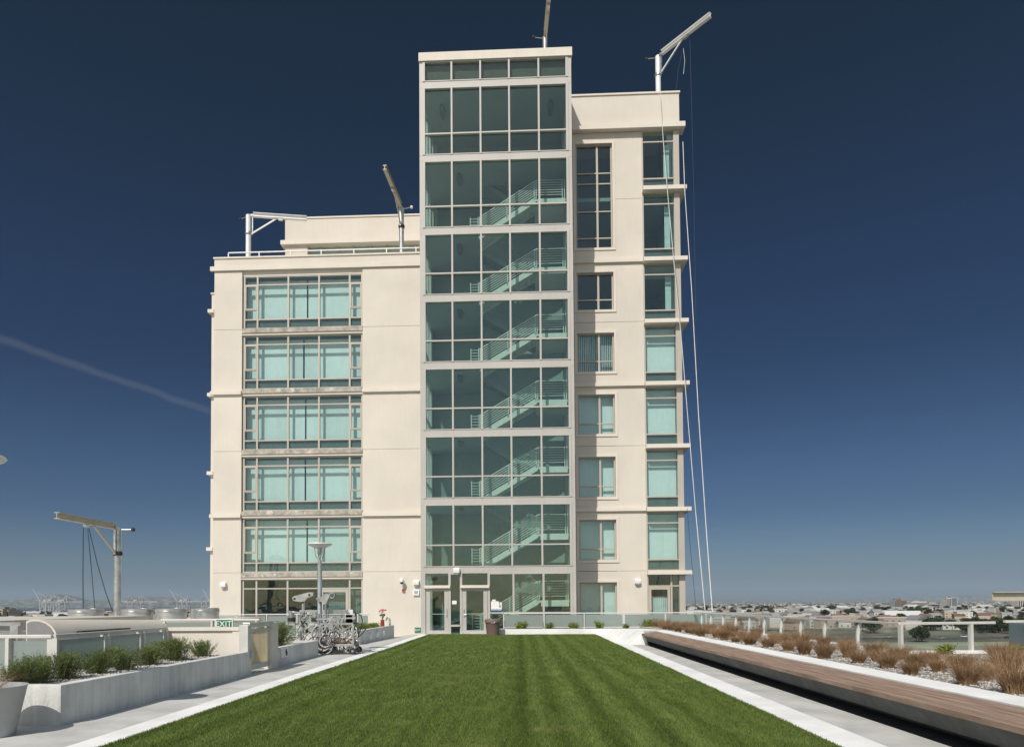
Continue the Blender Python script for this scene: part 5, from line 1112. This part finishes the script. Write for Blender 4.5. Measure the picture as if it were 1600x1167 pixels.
tower(1480, 1485.5, 933.5, 2180, 35, 3, WALLC[0], 'white striped side of the grey tower on the right skyline'); tower(1486, 1496, 933, 2180, 35, 12, WALLC[3], 'dark grey glass tower on the right skyline', False)
tower(1591, 1603, 931.5, 2050, 30, 4, WALLC[0], 'white striped tower at the right edge of the view')
for i in range(17):
    x0 = 1505+i*5.2; tower(x0, x0+4.0+rr_.random(), 945.5-rr_.random()*2.2-(x0-1505)*0.012, 2100+rr_.random()*120, 20, 3, WALLC[i % 3], 'pale apartment block below the davit arm on the right, '+ORD[i].replace('nearest', 'first')+' from the left', False, 'apartment_block')['group'] = 'apartment blocks in a row on the right'
tower(-6, 4, 951, 1150, 30, 4, WALLC[1], 'tan block with a dark side at the left edge of the horizon', False, 'office_block'); tower(5, 13, 952.5, 1160, 30, 4, WALLC[1], 'second tan block at the left edge of the horizon', True, 'office_block')
# container cranes
CRW = cmat('crane_white', (0.40, 0.41, 0.42))
def cc(px_, Y, up, flip, label):
    x = (px_-813)*Y/1100; t = thing('container_crane', (x, Y, CITYZ), label, 'crane', 'white container cranes of the port'); s_ = -1 if flip else 1; z0 = CITYZ
    for xx in (-9, 9):
        for yy in (-8, 8): MB().bar((x+xx, Y+yy, z0), (x+xx*0.85, Y+yy, z0+38), 1.6, 1.6).build('leg', CRW, t)
    m = MB()
    for yy in (-8, 8): m.bar((x-9, Y+yy, z0+14), (x+9, Y+yy, z0+14), 1.4, 1.4); m.bar((x-9, Y+yy, z0+14), (x+8, Y+yy, z0+36), 1.0, 1.0); m.bar((x-8, Y+yy, z0+37), (x+8, Y+yy, z0+37), 1.6, 1.6)
    m.build('portal_brace', CRW, t); MB().bar((x-s_*22, Y, z0+38), (x+s_*12, Y, z0+38), 3.2, 2.2).build('girder', CRW, t)
    h = Vector((x+s_*12, Y, z0+38)); tip = h+Vector((s_*(22 if up else 46), 0, 36 if up else 0)); MB().bar(h, tip, 2.6, 2.0).build('boom', CRW, t)
    ap = Vector((x+s_*6, Y, z0+56)); m = MB(); m.bar((x+s_*11, Y-6, z0+38), ap, 1.3, 1.3); m.bar((x+s_*11, Y+6, z0+38), ap, 1.3, 1.3); m.bar((x-s_*14, Y, z0+39), ap, 0.9, 0.9); m.bar(ap, h.lerp(tip, 0.7), 0.7, 0.7); m.build('apex_frame', CRW, t)
    MB().box(x-s_*20, x-s_*10, Y-3, Y+3, z0+39.5, z0+44).build('machine_house', CRW, t)
for a in [(50, 1900, True, True, 'white container crane with its boom raised, leftmost in the port'), (58, 2050, False, False, 'white container crane with level boom beside the leftmost raised one'), (72, 2000, False, True, 'second level-boomed container crane left of the davit ropes'), (82, 2100, False, False, 'third level-boomed container crane left of the davit ropes'),
          (192, 2200, False, True, 'container crane seen just right of the davit mast'), (206, 2250, False, False, 'container crane between the davit mast and the raised middle boom'), (273, 2100, True, True, 'container crane with raised boom above the fan drums'), (281, 2250, False, False, 'level-boomed container crane behind the raised one above the fans'),
          (312, 2200, False, True, 'container crane close to the corner of the tall building'), (326, 2150, True, True, 'container crane with raised boom touching the building corner')]: cc(*a)
# cars on the highway
def car(px_, Y, m_, label):
    x = (px_-813)*Y/1100; Y = 475+(x-90)*32/810 if Y < 484 else 493+(x-90)*32/810; t = thing('car', (x, Y, CITYZ+.2), label, 'car', 'cars on the highway'); z = CITYZ+.2
    MB().prism([(x-2.2, z+.35), (x+2.2, z+.35), (x+2.2, z+.8), (x+1.3, z+.95), (x-2.1, z+.95)], 'y', Y-.9, Y+.9).build('body', m_, t, bevel=0.05)
    MB().prism([(x-1.8, z+.95), (x+1.1, z+.95), (x+.5, z+1.45), (x-1.3, z+1.45)], 'y', Y-.8, Y+.8).build('cabin', DARK, t)
    for a in (-1.4, 1.4):
        for b in (-.9, .75): MB().tube((x+a, Y+b, z+.33), (x+a, Y+b+.16, z+.33), 0.33, 10).build('wheel', DARK, t)
for i, (px_, yy) in enumerate([(1556, 480), (1502, 490), (1455, 480), (1384, 490)]): car(px_, yy, [DARK, BRIGHT, WALLC[3], WALLC[2]][i], ['dark car on the highway near the right end of the railing', 'white car on the far carriageway of the highway', 'grey car on the near carriageway behind the corner post', 'reddish car on the far carriageway seen through the railing'][i])
# small building below the right corner
t = thing('glass_roofed_hall', (47, 62, CITYZ), 'blue-grey building with a domed glass roof below the right corner railing', 'building')
MB().box(40.3, 62, 58, 60, CITYZ-1, -0.35).build('wall', cmat('blue_grey_cladding', (0.22, 0.27, 0.29), var=0.1, scale=0.2), t); MB().box(40.2, 62, 57.7, 58, -0.9, -0.2).build('roof_edge', BRIGHT, t)
MB().lathe((41.8, 52.5, -3.6), [(3.6, 0), (3.4, 1.0), (2.8, 2.0), (1.8, 2.8), (0.3, 3.2)], 24).build('glass_dome', FROST, t, smooth=True); MB().box(38.2, 62, 48.5, 57.6, CITYZ, -3.6).build('lower_wall', WALLC[3], t)

# ------------------------------------------------------------------ haze
hm = bpy.data.materials.new('haze_air'); hm.use_nodes = True; t = hm.node_tree; t.nodes.clear(); o_ = t.nodes.new('ShaderNodeOutputMaterial'); pv = t.nodes.new('ShaderNodeVolumePrincipled')
pv.inputs['Color'].default_value = (0.62, 0.78, 0.95, 1); pv.inputs['Density'].default_value = 0.00004; pv.inputs['Anisotropy'].default_value = 0.0; t.links.new(pv.outputs[0], o_.inputs['Volume'])
hz_ = MB().box(-25500, 25500, -2900, 26500, CITYZ-3, 520).build('haze', hm); struct(hz_, 'stuff')
